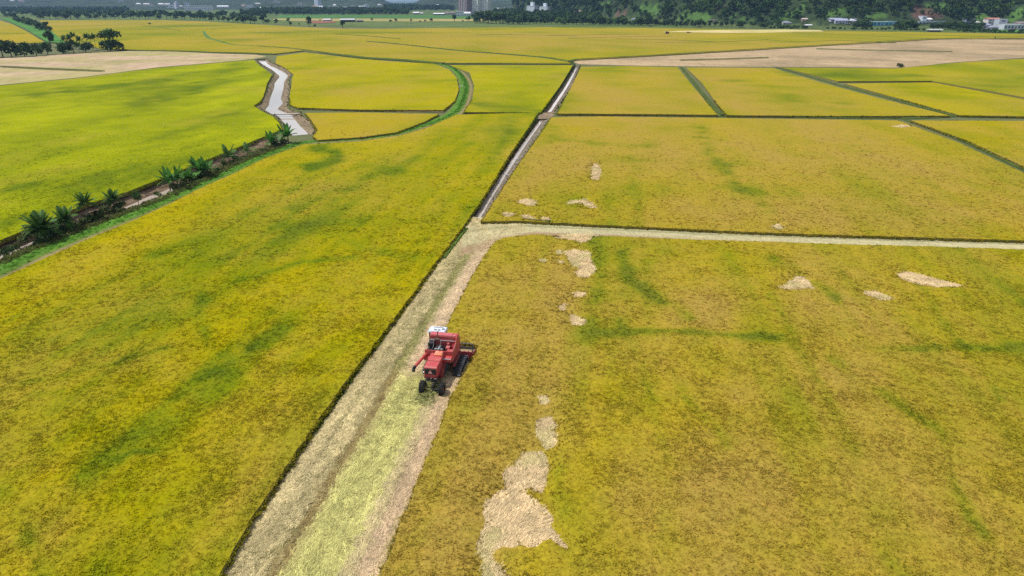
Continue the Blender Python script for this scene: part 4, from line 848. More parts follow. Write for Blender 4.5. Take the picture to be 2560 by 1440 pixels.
def row(pts, n, hr, kinds, label, group, jx=5, jy=1.0, m='leaf', light=.0, name='tree', cat='tree', nl=330, size=1.5):
    L = np.array(pts, float); seg = np.r_[0, np.cumsum(np.hypot(*np.diff(L, axis=0).T))]
    for i in range(n):
        s = (i + random.uniform(.2, .8)) / n * seg[-1]; px = np.interp(s, seg, L[:, 0]) + random.uniform(-jx, jx) * .5; py = np.interp(s, seg, L[:, 1]) + random.uniform(-jy, jy)
        p = hit(px, py); k = random.choice(kinds); mm = 'leaf_light' if random.random() < light else m
        hh_ = random.uniform(*hr); lb = ('tall ' if hh_ > (hr[0] * .4 + hr[1] * .6) else 'short ' if hh_ < (hr[0] * .65 + hr[1] * .35) else '') + {'round': 'round-crowned ', 'tall': 'narrow ', 'bush': 'dense low-branched ', 'open': 'loose open-crowned '}[k] + (label[1] if mm == 'leaf_light' else label[0])
        put_tree(p, hh_, k, 600 + random.randrange(3), lb, group, name=name, m=mm, n=nl, size=size, cat=cat, sx=random.uniform(.9, 1.35))
T_ = lambda s: (s, s.replace('dark', 'pale green'))
row([(95, 49), (300, 47), (400, 49), (520, 52)], 34, (13, 21), ['round', 'tall', 'bush', 'open'], T_('dark tree fronting the wood beyond the left plain'), 'front trees of the left wood', light=.12)
row([(525, 54), (600, 57), (645, 60)], 9, (10, 17), ['round', 'open'], T_('dark tree where the left wood thins out'), 'thinning trees of the left wood')
row([(600, 49), (690, 38), (860, 37), (1020, 38)], 36, (12, 18), ['round', 'bush', 'tall'], T_('dark tree in the belt behind the green plot'), 'trees behind the green plot', light=.15)
row([(1185, 57), (1240, 59), (1300, 61)], 20, (13, 22), ['round', 'tall', 'open', 'bush'], T_('dark tree in the clump below the white towers'), 'trees below the towers', light=.1)
row([(1290, 60), (1400, 61), (1480, 62), (1560, 63.5), (1640, 65)], 36, (9, 19), ['round', 'bush', 'round'], T_('dark tree at the foot of the wooded hill'), 'trees at the foot of the hill', light=.2)
row([(1640, 65.5), (1800, 68), (1950, 71)], 22, (6, 13), ['round', 'bush', 'tall'], T_('dark tree along the field edge below the grassy knolls'), 'trees below the knolls', light=.12)
row([(1920, 72), (2020, 73)], 11, (5, 7), ['bush'], T_('dark bush before the small grey-roofed house'), 'hedge before the grey-roofed house', name='bush', cat='bush')
row([(2060, 73.5), (2200, 75), (2330, 77.5)], 22, (3.5, 6.5), ['bush'], T_('dark bush in the hedge in front of the blue factory'), 'hedge in front of the factory', name='bush', cat='bush', light=.2)
row([(2140, 72), (2175, 73)], 4, (11, 15), ['round', 'bush'], T_('dark broad tree left of the blue factory'), 'trees left of the factory')
row([(2238, 73), (2292, 75)], 8, (11, 17), ['round', 'bush'], T_('dark broad tree between the blue factory and the white warehouse'), 'trees between factory and warehouse')
row([(2330, 74), (2455, 77)], 14, (8, 14), ['round', 'bush'], T_('dark tree between the white warehouse and the red-roofed house'), 'trees right of the warehouse')
row([(2390, 81), (2560, 83.5)], 16, (4, 7), ['bush'], T_('dark bush in the last hedge at the right edge'), 'hedge at the right edge', name='bush', cat='bush')
row([(5, 35), (30, 45), (60, 58), (90, 70), (122, 82)], 26, (9, 15), ['round', 'bush', 'tall'], T_('dark tree along the slanting track at far left'), 'trees along the slanting track', jx=10, jy=2.5)
for i, a in enumerate([(8, 143, 48, 'open', 'loose dark tree at the left edge, first behind the left stubble'), (30, 143, 46, 'round', 'dark tree with bare forked stems near the left edge'), (62, 142, 44, 'bush', 'dense dark tree, third from the left edge behind the stubble'),
        (92, 140, 36, 'bush', 'wide dark bush left of the palm group'), (120, 137, 34, 'round', 'smaller dark tree with visible stem left of the palm group'), (128, 118, 40, 'tall', 'dark narrow tree behind the bush left of the palms'), (160, 135, 36, 'bush', 'round bush at the front foot of the palm group'),
        (185, 134, 34, 'round', 'loose green tree at the front of the palm group'), (215, 131, 34, 'bush', 'dark bush under the three tall palms'), (270, 128, 36, 'bush', 'round dense bush at the left of the pair beyond the palms'), (294, 127, 34, 'bush', 'dark ragged bush at the right of the pair beyond the palms'), (276, 127, 50, 'open', 'feathery light green tree rising above the pair of bushes')]):
    tree_px(a[0], a[1], a[2], a[3], 510 + i % 4, a[4], n=650, size=1.15, m='leaf_light' if 'light green' in a[4] else 'leaf')

# woods that read as one mass
CC_ = [leaf_cloud(lobes_for(k, 700 + i), 95, 2.1, 700 + i) for i, k in enumerate(['round', 'bush', 'tall', 'round'])]
C_FOR = proto_coll('forest_tree', [([tuple(v) for v in V], Fc, S) for V, Fc, S in CC_], M['forest'])
def wood(x, y, z, hm, label, seed=0, c1=(.026, .056, .016), c2=(.075, .13, .03)):
    n = len(x); t = np.clip(fbm(x / 40, y / 40, seed) * 1.6 - .4 + rng.uniform(-.25, .25, n), 0, 1)[:, None]; c = np.array(c1) * (1 - t) + np.array(c2) * t
    gn_scatter('woodland', np.column_stack([x, y, z]), rng.uniform(0, 6.28, n), np.zeros(n), np.zeros(n), hm / 10, c, C_FOR, label, 'wood')
n = 15000; y = rng.uniform(950, 2300, n); x = rng.uniform(40, 1500, n); px, _ = PX(x, y, 0); z = ter(x, y)
k = (px > 1280) & (px < 2900) & (z > 3.0) & (z < 115) & ~region(x, y, z + 2, CLEAR + BARE) & ~region(x, y, z, OPEN) & ((z > 8) | (rng.uniform(0, 1, n) < .35))
x, y, z = x[k], y[k], z[k]; print('hill trees', len(x)); wood(x, y, z, rng.uniform(8, 17, len(x)), 'dark forest covering the hills on the right', 3)
def flat_wood(poly, n, hr, label, seed):
    P_ = np.array(poly, float); q = UL(poly); x0, y0 = q.min(0); x1, y1 = q.max(0); X = np.column_stack([rng.uniform(x0, x1, n * 6), rng.uniform(y0, y1, n * 6)]); X = X[pip(X[:, 0], X[:, 1], q)][:n]; zz = ter(X[:, 0], X[:, 1])
    gap = fbm(X[:, 0] / 60, X[:, 1] / 60, seed); kk = gap > .36; X, zz = X[kk], zz[kk]; wood(X[:, 0], X[:, 1], zz, rng.uniform(hr[0], hr[1], len(X)), label, seed)
flat_wood([(-500, 36), (0, 30), (90, 44), (300, 43), (520, 47), (600, 46), (640, 40), (500, 39), (330, 38), (310, 17), (-200, 13), (-700, 14)], 7000, (9, 17), 'dark wood behind the front trees of the left plain', 21)
flat_wood([(600, 43), (690, 36), (1020, 36), (1020, 30), (640, 30)], 1700, (12, 19), 'mixed wood between the green plot and the distant town', 22)
flat_wood([(960, 29), (1135, 27), (1135, 17), (960, 17)], 900, (14, 24), 'wooded rise behind the village sheds', 25)
flat_wood([(1200, 51), (1300, 55), (1500, 60), (1500, 40), (1400, 30), (1240, 36)], 1500, (11, 19), 'wood behind the clump right of the towers', 23)
flat_wood([(-600, 16), (2000, 18), (1500, 11), (-900, 10)], 4200, (5, 10), 'scattered trees through the distant town', 24)
# bushes creeping over the foot of the hill
n = 1600; px = rng.uniform(1480, 2600, n); X = np.array([U(a, np.interp(a, [1480, 2560], [62, 78]) - rng.uniform(0, 7)) for a in px]); zz = ter(X[:, 0], X[:, 1]); k = (fbm(X[:, 0] / 25, X[:, 1] / 25, 88) > .48) & ~region(X[:, 0], X[:, 1], zz, OPEN)
X, zz = X[k], zz[k]; wood(X[:, 0], X[:, 1], zz, rng.uniform(3, 8, len(X)), 'low thicket along the foot of the hill', 31, (.03, .055, .018), (.06, .10, .03))

# ------------------------------------------------------------------ palms and banana plants: every frond and leaf is a part
def frond_mesh(L, leaflets, w, droop, seed, name='frond'):
    r = random.Random(seed); V = []; Fc = []; S = []; pts = []; N_ = 7
    for i in range(N_ + 1):
        t = i / N_; pts.append((L * (t - .18 * t * t * droop), 0, L * (.55 * t - .75 * droop * t * t)))
    a, b = tube(pts, [.035 * (1 - .8 * i / N_) + .006 for i in range(N_ + 1)], 4); V += [tuple(v) for v in a]; Fc += b; S += [.9] * len(a)
    for i in range(leaflets):
        t = .12 + .86 * i / leaflets; j = min(int(t * N_), N_ - 1); f = t * N_ - j; c = [pts[j][k] * (1 - f) + pts[j + 1][k] * f for k in range(3)]; l = w * math.sin(math.pi * min(1, t * .92 + .1)) ** .6 * r.uniform(.85, 1.1)
        for s in (-1, 1):
            k = len(V); dx = .45 * l; V += [(c[0] - .07, c[1], c[2]), (c[0] + .09, c[1], c[2]), (c[0] + dx, c[1] + s * l, c[2] - .28 * l * r.uniform(.6, 1.5)), ]; Fc.append((k, k + 1, k + 2)); S += [r.uniform(.7, 1.3)] * 3
    me = bpy.data.meshes.new(name); me.from_pydata(V, [], Fc); me.materials.append(M['palm']); q = me.attributes.new('shade', 'FLOAT', 'POINT'); q.data.foreach_set('value', np.array(S, np.float32)); return me
def blade_mesh(L, w, droop, seed):
    r = random.Random(seed); V = []; Fc = []; S = []; N_ = 6
    for i in range(N_ + 1):
        t = i / N_; ww = w * (math.sin(math.pi * (.08 + .9 * t)) ** .55) * (1 if i < N_ else .2); x = L * (t - .15 * droop * t * t); z = L * (.8 * t - .7 * droop * t * t) ; V += [(x, -ww / 2, z + .12 * ww), (x, 0, z), (x, ww / 2, z + .12 * ww)]; S += [r.uniform(.8, 1.2)] * 3
    for i in range(N_): k = i * 3; Fc += [(k, k + 1, k + 4, k + 3), (k + 1, k + 2, k + 5, k + 4)]
    me = bpy.data.meshes.new('leaf'); me.from_pydata(V, [], Fc); me.materials.append(M['banana']); q = me.attributes.new('shade', 'FLOAT', 'POINT'); q.data.foreach_set('value', np.array(S, np.float32)); return me
FR = [frond_mesh(2.6, 34, .60, d, 20 + i) for i, d in enumerate((.35, .7, 1.05))]; BLM = [blade_mesh(2.5, .62, d, 40 + i) for i, d in enumerate((.15, .5, .9))]
def palm(p, hm, trunk, nf, label, seed, fl=1.0, group=None):
    r = random.Random(seed); e = empty('palm_tree', tuple(p)); tag(e, label, 'palm', group); th = hm * trunk; lean = (r.uniform(-.25, .25), r.uniform(-.2, .2))
    V, Fc = tube([(0, 0, -.3), (lean[0] * .4, lean[1] * .4, th * .5), (lean[0], lean[1], th)], [.17, .12, .10], 8); t = np_mesh('trunk', V, Fc, M['palm_bark'], parent=e)
    for i in range(nf):
        f = bpy.data.objects.new('frond', FR[(i * 3 // nf)]); link(f, e); f.location = (lean[0], lean[1], th); el = 1.15 - 1.5 * i / nf; f.rotation_euler = (0, -el * .8 + .1, 2.4 * i + r.uniform(-.3, .3)); s = fl * 1.12 * r.uniform(.85, 1.1); f.scale = (s, s * 1.1, s)
    return e
M['palm_bark'] = two_tone('palm_bark', (.13, .11, .09), (.26, .23, .19), 3, .9)
def banana(p, hm, stems, label, seed, group=None):
    r = random.Random(seed); e = empty('banana_plant', tuple(p)); tag(e, label, 'banana plant', group)
    for s_ in range(stems):
        ox, oy = (0, 0) if s_ == 0 else (r.uniform(-1.2, 1.2), r.uniform(-.8, .8)); sh = hm * r.uniform(.26, .38)
        V, Fc = tube([(ox, oy, -.3), (ox, oy, sh * .5), (ox * 1.1, oy * 1.1, sh)], [.14, .12, .06], 7); np_mesh('stem', V, Fc, M['banana_stem'], parent=e)
        for i in range(8):
            f = bpy.data.objects.new('leaf', BLM[min(2, i * 3 // 8)]); link(f, e); f.location = (ox * 1.1, oy * 1.1, sh); f.rotation_euler = (r.uniform(-.2, .2), -(.55 - 1.15 * i / 8), 2.4 * i + r.uniform(-.4, .4)); k = hm / 4.0 * r.uniform(.85, 1.1); f.scale = (k, k, k)
    return e
M['banana_stem'] = two_tone('banana_stem', (.07, .06, .03), (.17, .16, .07), 3, .8)
def gp(px, py, z=0.0): q = U(px, py, z); return (q[0], q[1], z)
palm(gp(112, 604), 6.2, .36, 26, 'biggest bushy palm by the left ditch, its grey-green fronds reaching the ground', 1, 1.35); palm(gp(165, 580), 5.2, .42, 19, 'dark palm right next to the biggest bushy palm', 2, 1.05)
palm(gp(224, 551), 5.6, .62, 18, 'palm with a pale bare leaning trunk by the left ditch', 3, .95); palm(gp(289, 522), 4.6, .42, 18, 'light green palm between the pale-trunked palm and the dark stump', 4, .95)
palm(gp(574, 405), 4.6, .3, 9, 'thin palm with few long arching fronds by the ditch', 5, 1.25); palm(gp(618, 391), 4.3, .25, 6, 'small palm with one upright frond, right of the arching palm', 6, 1.15); palm(gp(494, 440), 5.0, .45, 14, 'dark palm growing among the middle banana plants', 7, 1.0)
banana(gp(436, 471), 5.4, 3, 'largest banana clump, nearest the muddy pool', 11); banana(gp(467, 458), 3.8, 3, 'low leafy banana clump right of the largest one', 12); banana(gp(512, 443), 5.2, 3, 'tall banana clump midway along the ditch', 13)
banana(gp(684, 366), 4.8, 3, 'banana clump left of the last one before the river', 14); banana(gp(722, 358), 5.6, 3, 'banana clump standing against the white river water', 15); banana(gp(528, 436), 3.6, 2, 'small banana plant at the right of the midway clump', 16)
# the group of tall palms behind the left stubble
for i, (a, b, h, tr, lb) in enumerate([(222, 127, 13, .80, 'tall palm, left of the three slender palms behind the left stubble'), (232, 126, 12, .8, 'tall palm, middle of the three slender palms behind the left stubble'), (241, 125, 12, .82, 'tall palm, right of the three slender palms behind the left stubble'),
        (165, 122, 13, .6, 'bushy palm at the left of the dense palm group'), (178, 124, 14, .62, 'bushy palm second from left in the dense palm group'), (190, 124, 16, .68, 'highest bushy palm crowning the dense palm group'), (203, 125, 13, .6, 'bushy palm at the right of the dense palm group'), (172, 131, 9, .5, 'short palm at the front of the dense palm group'), (198, 130, 9, .5, 'short palm at the front right of the dense palm group')]):
    p = hit(a, b); palm(p, h, tr, 18, lb, 60 + i, 1.6)
e = tree_px(346, 507, 42, 'bush', 501, 'dark leafy stump smothered in creepers by the muddy pool', n=420, size=.9, sx=.62)
for i, (a, b, l) in enumerate([(75, 598, 'thin dark leaning dead stem near the left edge'), (100, 603, 'short broken dead stem below the biggest palm')]):
    V, Fc = tube([(0, 0, -.3), (-.2, 0, 1.4), (-.55, 0, 2.6 - i)], [.09, .07, .04], 6); o = np_mesh('dead_stem', V, Fc, M['bark']); o.location = gp(a, b); tag(o, l, 'dead stem')
# shrubs on the ditch bank; the first, under palms and bananas, added as shade
for i, (px, py, hp) in enumerate([(112, 612, 34), (128, 600, 34), (165, 588, 30), (228, 560, 30), (240, 552, 34), (212, 562, 24), (292, 526, 20), (440, 474, 22), (520, 446, 22), (20, 640, 30), (35, 630, 26), (60, 610, 24), (90, 622, 20), (140, 600, 22), (190, 578, 22), (205, 566, 18), (250, 550, 22), (300, 532, 16), (395, 492, 16), (455, 470, 18), (485, 458, 20), (545, 432, 15), (600, 408, 12), (636, 393, 10), (660, 382, 12), (700, 368, 14), (75, 600, 30), (150, 590, 30), (185, 572, 26), (265, 536, 26), (305, 520, 20), (455, 462, 24), (480, 448, 24), (498, 446, 22), (560, 412, 16), (590, 402, 16), (690, 368, 20), (712, 362, 20)]):
    tree_px(px, py, hp, 'bush', 505 + i % 3, {0: 'dark shrub added as shade at the foot of the biggest bushy palm', 1: 'dark shrub added as shade right of the biggest bushy palm', 2: 'dark shrub added as shade under the second palm from the left', 3: 'dark shrub added as shade at the foot of the pale-trunked palm', 4: 'large shrub added as shade just right of the pale-trunked palm', 5: 'shrub added as shade left of the pale-trunked palm', 6: 'low shrub added as shade below the light green palm',
        7: 'shrub added as shade below the largest banana clump', 8: 'shrub added as shade below the midway banana clump', 9: 'leftmost shrub on the ditch bank at the left edge', 23: 'shrub by the bank between the arching palm and the river', 25: 'last shrub on the ditch bank before the river'}.get(i, 'low shrub among the weeds of the ditch bank'), group='shrubs on the left ditch bank', n=300, size=1.5, sx=1.2, name='shrub', cat='shrub', trunk=False, m='leaf_mid' if i % 3 else 'leaf')
# ------------------------------------------------------------------ boxes and buildings
def box(x0, x1, y0, y1, z0, z1, top=None):
    """box; top=(dx0,dx1,dy0,dy1) insets the upper face"""
    t = top or (0, 0, 0, 0)
    V = [(x0, y0, z0), (x1, y0, z0), (x1, y1, z0), (x0, y1, z0), (x0 + t[0], y0 + t[2], z1), (x1 - t[1], y0 + t[2], z1), (x1 - t[1], y1 - t[3], z1), (x0 + t[0], y1 - t[3], z1)]
    return V, [(0, 3, 2, 1), (4, 5, 6, 7), (0, 1, 5, 4), (1, 2, 6, 5), (2, 3, 7, 6), (3, 0, 4, 7)]
def obj(name, parts, m, parent=None, bevel=0.0, smooth=False):
    if isinstance(parts, tuple): parts = [parts]
    V, Fc = join(parts); o = np_mesh(name, V, Fc, m, parent=parent, smooth=smooth)
    if bevel: b = o.modifiers.new('bevel', 'BEVEL'); b.width = bevel; b.segments = 2; b.limit_method = 'ANGLE'
    return o
WM = {}
def wmat(c, rough=.8, metal=0.0):
    k = (c, rough, metal)
    if k not in WM: WM[k] = two_tone('paint_%d' % len(WM), tuple(v * .86 for v in c), tuple(min(1, v * 1.08) for v in c), .6, rough, .3, metal)
    return WM[k]
GLASS = wmat((.05, .07, .10), .25); WHITE = (.72, .73, .75)
def house(px, py, wpx, hpx, dep, roof, wall, rcol, label, cat='house', nw=3, rz=0.0, name='house', storeys=1, door=True, dist=None):
    p = hit(px, py)
    k = mpp(p); w = wpx * k; h = hpx * k; e = empty(name, (p[0], p[1] + dep / 2, p[2] - .3), rz); tag(e, label, cat); rh = h * (.36 if storeys == 1 else .2) if roof != 'flat' else .3; wh = h - rh
    obj('wall', box(-w / 2, w / 2, -dep / 2, dep / 2, 0, wh), wmat(wall), e)
    o_ = .5
    if roof == 'flat': obj('roof', box(-w / 2 - .2, w / 2 + .2, -dep / 2 - .2, dep / 2 + .2, wh + .003, wh + .35), wmat(rcol), e)
    elif roof == 'hip': ins = min(w, dep) / 2; obj('roof', box(-w / 2 - o_, w / 2 + o_, -dep / 2 - o_, dep / 2 + o_, wh + .003, wh + rh, (ins, ins, ins * .9, ins * .9)), wmat(rcol, .6), e)
    elif roof == 'gable': obj('roof', box(-w / 2 - o_, w / 2 + o_, -dep / 2 - o_, dep / 2 + o_, wh + .003, wh + rh, (0, 0, dep / 2 + o_ - .05, dep / 2 + o_ - .05)), wmat(rcol, .6), e)
    elif roof == 'shed': obj('roof', box(-w / 2 - o_, w / 2 + o_, -dep / 2 - o_, dep / 2 + o_, wh + .003, wh + .25), wmat(rcol, .5), e)
    for s in range(storeys):
        for i in range(nw):
            x = -w / 2 + w * (i + .5) / nw; z = wh * (s + .30) / storeys; zh = wh * .42 / storeys
            if door and s == 0 and i == nw // 2: obj('door', box(x - w / nw * .16, x + w / nw * .16, -dep / 2 - .06, -dep / 2 + .05, .05, z + zh), wmat((.2, .15, .12)), e)
            else: obj('window', box(x - w / nw * .24, x + w / nw * .24, -dep / 2 - .05, -dep / 2 + .05, z, z + zh), GLASS, e)
    return e
def tower(px, py, wpx, floors, dep, wall, label, cols=5, trim=None, core=None, fh=3.0, name='apartment_tower'):
    p = hit(px, py); k = mpp(p); w = wpx * k; h = floors * fh; e = empty(name, (p[0], p[1], p[2]), -.7); tag(e, label, 'tower block')
    obj('wall', box(-w / 2, w / 2, 0, dep, 0, h), wmat(wall), e); B = []
    for f in range(floors):
        for c in range(cols):
            x = -w / 2 + w * (c + .5) / cols; B.append(box(x - w / cols * .17, x + w / cols * .17, -.06, .3, f * fh + 1.0, f * fh + 2.3))
            for sx_, sg in ((-w / 2, -1), (w / 2, 1)):
                if c < 3: y = dep * (c + .5) / 3; B.append(box(sx_ - .06, sx_ + .06, y - dep * .09, y + dep * .09, f * fh + 1.0, f * fh + 2.3))
    o = obj('windows', B, GLASS, e); o['kind'] = 'stuff'
    if trim:
        for c in range(cols - 1): x = -w / 2 + w * (c + 1) / cols; obj('pilaster', box(x - .7, x + .7, -.9, -.003, 0, h), wmat(trim), e)
    obj('roof', box(-w / 2 - .3, w / 2 + .3, -.3, dep + .3, h + .003, h + .6), wmat(tuple(v * .8 for v in wall)), e)
    cw = w * .34; obj('lift_housing', box(-cw / 2, cw / 2, dep * .3, dep * .7, h + .603, h + (core or 4)), wmat(wall), e); return e
tower(1157, 33, 30, 24, 22, (.30, .20, .19), 'brown tower block left of the two white towers', 5, trim=(.6, .6, .64)); tower(1186, 33, 25, 26, 22, (.80, .79, .76), 'cream tower block in the middle, right of the brown one', 4, trim=(.8, .8, .78)); tower(1211, 33, 24, 26, 22, (.82, .81, .78), 'cream tower block at the right of the trio', 4, trim=(.8, .8, .78))
tower(1326, 44, 25, 9, 16, (.72, .78, .86), 'pale blue-white apartment block among trees, left of two', 5, core=8.5); tower(1358, 42, 25, 8, 16, (.72, .78, .86), 'pale blue-white apartment block among trees, right of two', 5, core=8.5)
tower(791, 16, 15, 18, 20, (.60, .66, .78), 'lone pale blue tower in front of the distant blue hills', 4); tower(439, 22, 12, 9, 14, (.62, .62, .68), 'slim white tower left of the long white block', 3)
house(495, 27, 68, 12, 18, 'flat', (.60, .60, .66), WHITE, 'long low white apartment row in the left distance', 'apartment block', 14, name='apartment_row', storeys=3, door=False)
house(556, 20, 28, 6, 20, 'gable', (.6, .6, .64), WHITE, 'wide white-roofed hall right of the long white row', 'hall', 4, name='hall')
house(467, 17, 9, 9, 12, 'flat', (.6, .62, .7), WHITE, 'narrow pale block at the left end of the long white row', 'block', 2, storeys=3, door=False)
small = [(345, 13), (366, 15), (379, 16), (402, 14), (418, 15), (425, 20), (452, 19), (608, 17), (623, 19), (644, 13), (655, 23), (749, 14), (786, 20), (800, 22), (826, 23), (843, 24), (862, 23), (881, 19), (836, 17), (904, 20), (915, 19), (948, 17), (962, 19), (974, 20), (1001, 14), (1092, 16), (690, 8), (52, 6), (30, 4), (300, 5), (1262, 25), (1245, 26), (1283, 22)]
LB_ = ['small white house with a pale roof in the distant town', 'small cream house with a grey roof in the distant town', 'small house with a reddish roof in the distant town']
for i, (a, b) in enumerate(small):
    j = i % 5 % 3; house(a, b, random.uniform(8, 16), random.uniform(5, 8), 12, ['hip', 'gable', 'flat'][i % 3], [WHITE, (.6, .58, .52), (.66, .6, .56)][j], [(.7, .7, .72), (.45, .45, .47), (.36, .2, .16)][j], LB_[j], 'house', 3)['group'] = ['white', 'cream', 'reddish'][j] + ' houses of the distant town'
G4 = lambda v: (v, v, v * 1.05)
house(1040, 36, 15, 6, 14, 'gable', G4(.35), G4(.75), 'white-roofed shed, leftmost of the village below the towers', 'shed', 3, name='shed'); house(1054, 35.5, 8, 4, 10, 'gable', (.4, .36, .3), G4(.6), 'small pale shed right of the white-roofed shed', 'shed', 2, name='shed')
house(1097, 38, 27, 5.5, 16, 'gable', (.2, .18, .16), G4(.78), 'long shed with a bright white roof left of the brown-roofed houses', 'shed', 5, name='shed'); house(1117, 37, 14, 7, 14, 'hip', (.5, .45, .42), (.26, .20, .20), 'brown-roofed house, left of two beside the white buildings', 'house', 3)
house(1131, 37, 14, 8, 14, 'hip', (.5, .45, .42), (.25, .19, .20), 'brown-roofed house, right of two beside the white buildings', 'house', 3); house(1149, 41, 18, 12, 14, 'flat', (.62, .66, .74), G4(.7), 'white two-storey building below the brown tower', 'building', 4, storeys=2, name='building')
house(1168, 40, 16, 10, 12, 'gable', (.6, .62, .68), G4(.7), 'white gabled house right of the white two-storey building', 'house', 3); house(1199, 38, 42, 9, 16, 'flat', (.34, .33, .40), (.3, .29, .35), 'long grey-violet building at the foot of the cream towers', 'building', 9, storeys=2, name='building')
house(1233, 36, 14, 6, 12, 'hip', (.55, .5, .5), (.4, .26, .24), 'pinkish house right of the long grey-violet building', 'house', 3); house(1250, 36, 15, 9, 14, 'hip', (.55, .5, .46), (.46, .24, .17), 'orange-roofed house right of the towers', 'house', 3); house(1277, 28, 20, 5, 12, 'flat', (.66, .66, .68), G4(.7), 'low white block on the rise right of the towers', 'building', 4, name='building', door=False)
house(817, 52.5, 19, 5.5, 12, 'gable', (.35, .3, .25), G4(.66), 'small shed with a whitish roof by the red yard', 'shed', 3, name='shed')
def open_shed(px, py, wpx, hpx, dep, rcol, label, posts=5):
    p = hit(px, py); k = mpp(p); w = wpx * k; h = hpx * k; e = empty('open_shed', tuple(p)); tag(e, label, 'shed')
    for i in range(posts):
        for yy in (0, dep): x = -w / 2 + w * i / (posts - 1); obj('post', box(x - .15, x + .15, yy - .15, yy + .15, 0, h * .62), wmat((.2, .17, .14)), e)
    obj('roof', box(-w / 2 - .6, w / 2 + .6, -.6, dep + .6, h * .62 + .003, h, (.3, .3, dep / 2, dep / 2)), wmat(rcol, .5), e); obj('wall', box(-w / 2, w / 2, dep * .6, dep * .62, 0, h * .6), wmat((.08, .07, .06)), e); return e
open_shed(868, 55, 36, 8, 16, G4(.5), 'open-sided shed with a grey roof behind the upright tree'); open_shed(898, 55, 16, 5, 10, G4(.16), 'dark lean-to right of the open-sided shed', 4); open_shed(2340, 80, 34, 7, 8, (.42, .44, .42), 'open barn with a flat pale roof on the edge of the rice at right', 6)
house(1447, 36, 26, 10, 13, 'hip', (.5, .42, .38), (.33, .22, .2), 'house with a reddish hip roof among the trees on the slope', 'house', 3); house(1416, 52, 5, 3, 4, 'flat', (.6, .6, .55), G4(.6), 'tiny pale hut between trees at the foot of the hill', 'hut', 1, name='hut', door=False)
house(1592, 55, 24, 10, 12, 'hip', (.22, .24, .32), (.24, .25, .33), 'dark bluish house under the bare red slope', 'house', 3); house(1784, 58, 20, 9, 9, 'flat', (.5, .42, .36), (.45, .38, .32), 'roofless beige ruin at the foot of the grassy knoll', 'ruin', 2, name='ruin')
house(1968, 62, 22, 9, 12, 'hip', (.5, .5, .46), (.27, .28, .34), 'small house with a grey hip roof behind the hedge', 'house', 3); house(2023, 66, 15, 5, 9, 'gable', (.3, .3, .3), WHITE, 'small white-roofed shed right of the grey-roofed house', 'shed', 2, name='shed'); house(1924, 63, 12, 3, 8, 'gable', (.4, .4, .4), G4(.55), 'pale low shed just left of the grey-roofed house', 'shed', 2, name='shed')
house(2012, 53, 14, 8, 9, 'gable', (.5, .35, .28), (.5, .42, .36), 'cream house half hidden by trees on the slope', 'house', 2)
house(2104, 59, 32, 12, 14, 'gable', (.46, .48, .60), (.34, .37, .50), 'long bluish house with a slate roof, nearest in its group', 'house', 4); house(2092, 54, 30, 9, 12, 'gable', (.4, .4, .5), (.33, .35, .46), 'bluish-roofed house behind the long bluish house', 'house', 3); house(2132, 57, 18, 9, 10, 'hip', (.55, .56, .62), (.6, .6, .66), 'small pale house right of the long bluish house', 'house', 2)
house(2130, 52, 24, 6, 10, 'gable', (.2, .2, .24), (.3, .32, .42), 'dark house with a slate roof behind the pale one', 'house', 3); house(2128, 66, 16, 8, 8, 'flat', (.42, .36, .34), (.4, .36, .33), 'low grey garage in front of the bluish houses', 'garage', 2, name='garage')
fe = house(2201, 65, 58, 16, 26, 'shed', (.13, .40, .58), (.60, .68, .72), 'bright blue factory hall with a whitish roof', 'factory', 6, name='factory', door=True); house(2232, 63, 22, 14, 20, 'shed', (.26, .44, .58), (.3, .5, .62), 'duller blue annex at the right end of the factory', 'factory', 2, name='factory')
house(2330, 61, 66, 12, 24, 'shed', (.42, .50, .60), (.52, .58, .62), 'long pale warehouse right of the factory', 'warehouse', 8, name='warehouse'); house(2309, 57, 12, 16, 12, 'flat', (.56, .62, .70), G4(.7), 'boxy pale tower rising from the warehouse', 'tower', 1, name='warehouse_tower', door=False, storeys=2); house(2322, 53, 16, 8, 12, 'gable', WHITE, G4(.8), 'white gabled hall behind the warehouse roof', 'hall', 2, name='hall')
house(2425, 60, 22, 14, 12, 'gable', (.24, .27, .36), (.10, .10, .13), 'dark bluish house half hidden right of the warehouse', 'house', 3, storeys=2); house(2446, 61, 10, 8, 9, 'hip', (.45, .45, .47), (.5, .5, .52), 'tiny grey house left of the red-roofed house', 'house', 1)
house(2484, 60, 30, 15, 13, 'gable', (.6, .58, .58), (.44, .17, .14), 'white house with a red roof at the right', 'house', 3, storeys=2); house(2504, 72, 20, 23, 12, 'flat', (.42, .46, .52), (.4, .43, .47), 'tall plain grey wall of a house right of the red roof', 'house', 1, storeys=3, door=False)
house(2468, 72, 22, 14, 12, 'hip', (.3, .32, .42), (.28, .30, .40), 'slate-roofed house left below the red-roofed house', 'house', 3); house(2486, 76, 18, 12, 10, 'hip', (.3, .31, .38), (.26, .27, .34), 'small slate-roofed house in front of the tall grey wall', 'house', 2)
house(2534, 74, 50, 13, 14, 'flat', (.50, .55, .60), G4(.72), 'long low white-grey building at the right edge', 'building', 6, name='building'); house(2556, 66, 26, 12, 12, 'gable', (.4, .36, .36), (.24, .19, .19), 'brown-roofed house at the very right edge', 'house', 3)
def pole(px, py, hpx, label, group=None):
    p = hit(px, py); h = hpx * mpp(p); e = empty('utility_pole', tuple(p)); tag(e, label, 'pole', group); V, Fc = tube([(0, 0, -.2), (0, 0, h)], [.18, .12], 6); np_mesh('post', V, Fc, wmat((.42, .42, .42)), parent=e); obj('crossarm', box(-.9, .9, -.06, .06, h - .8, h - .65), wmat((.25, .22, .2)), e)
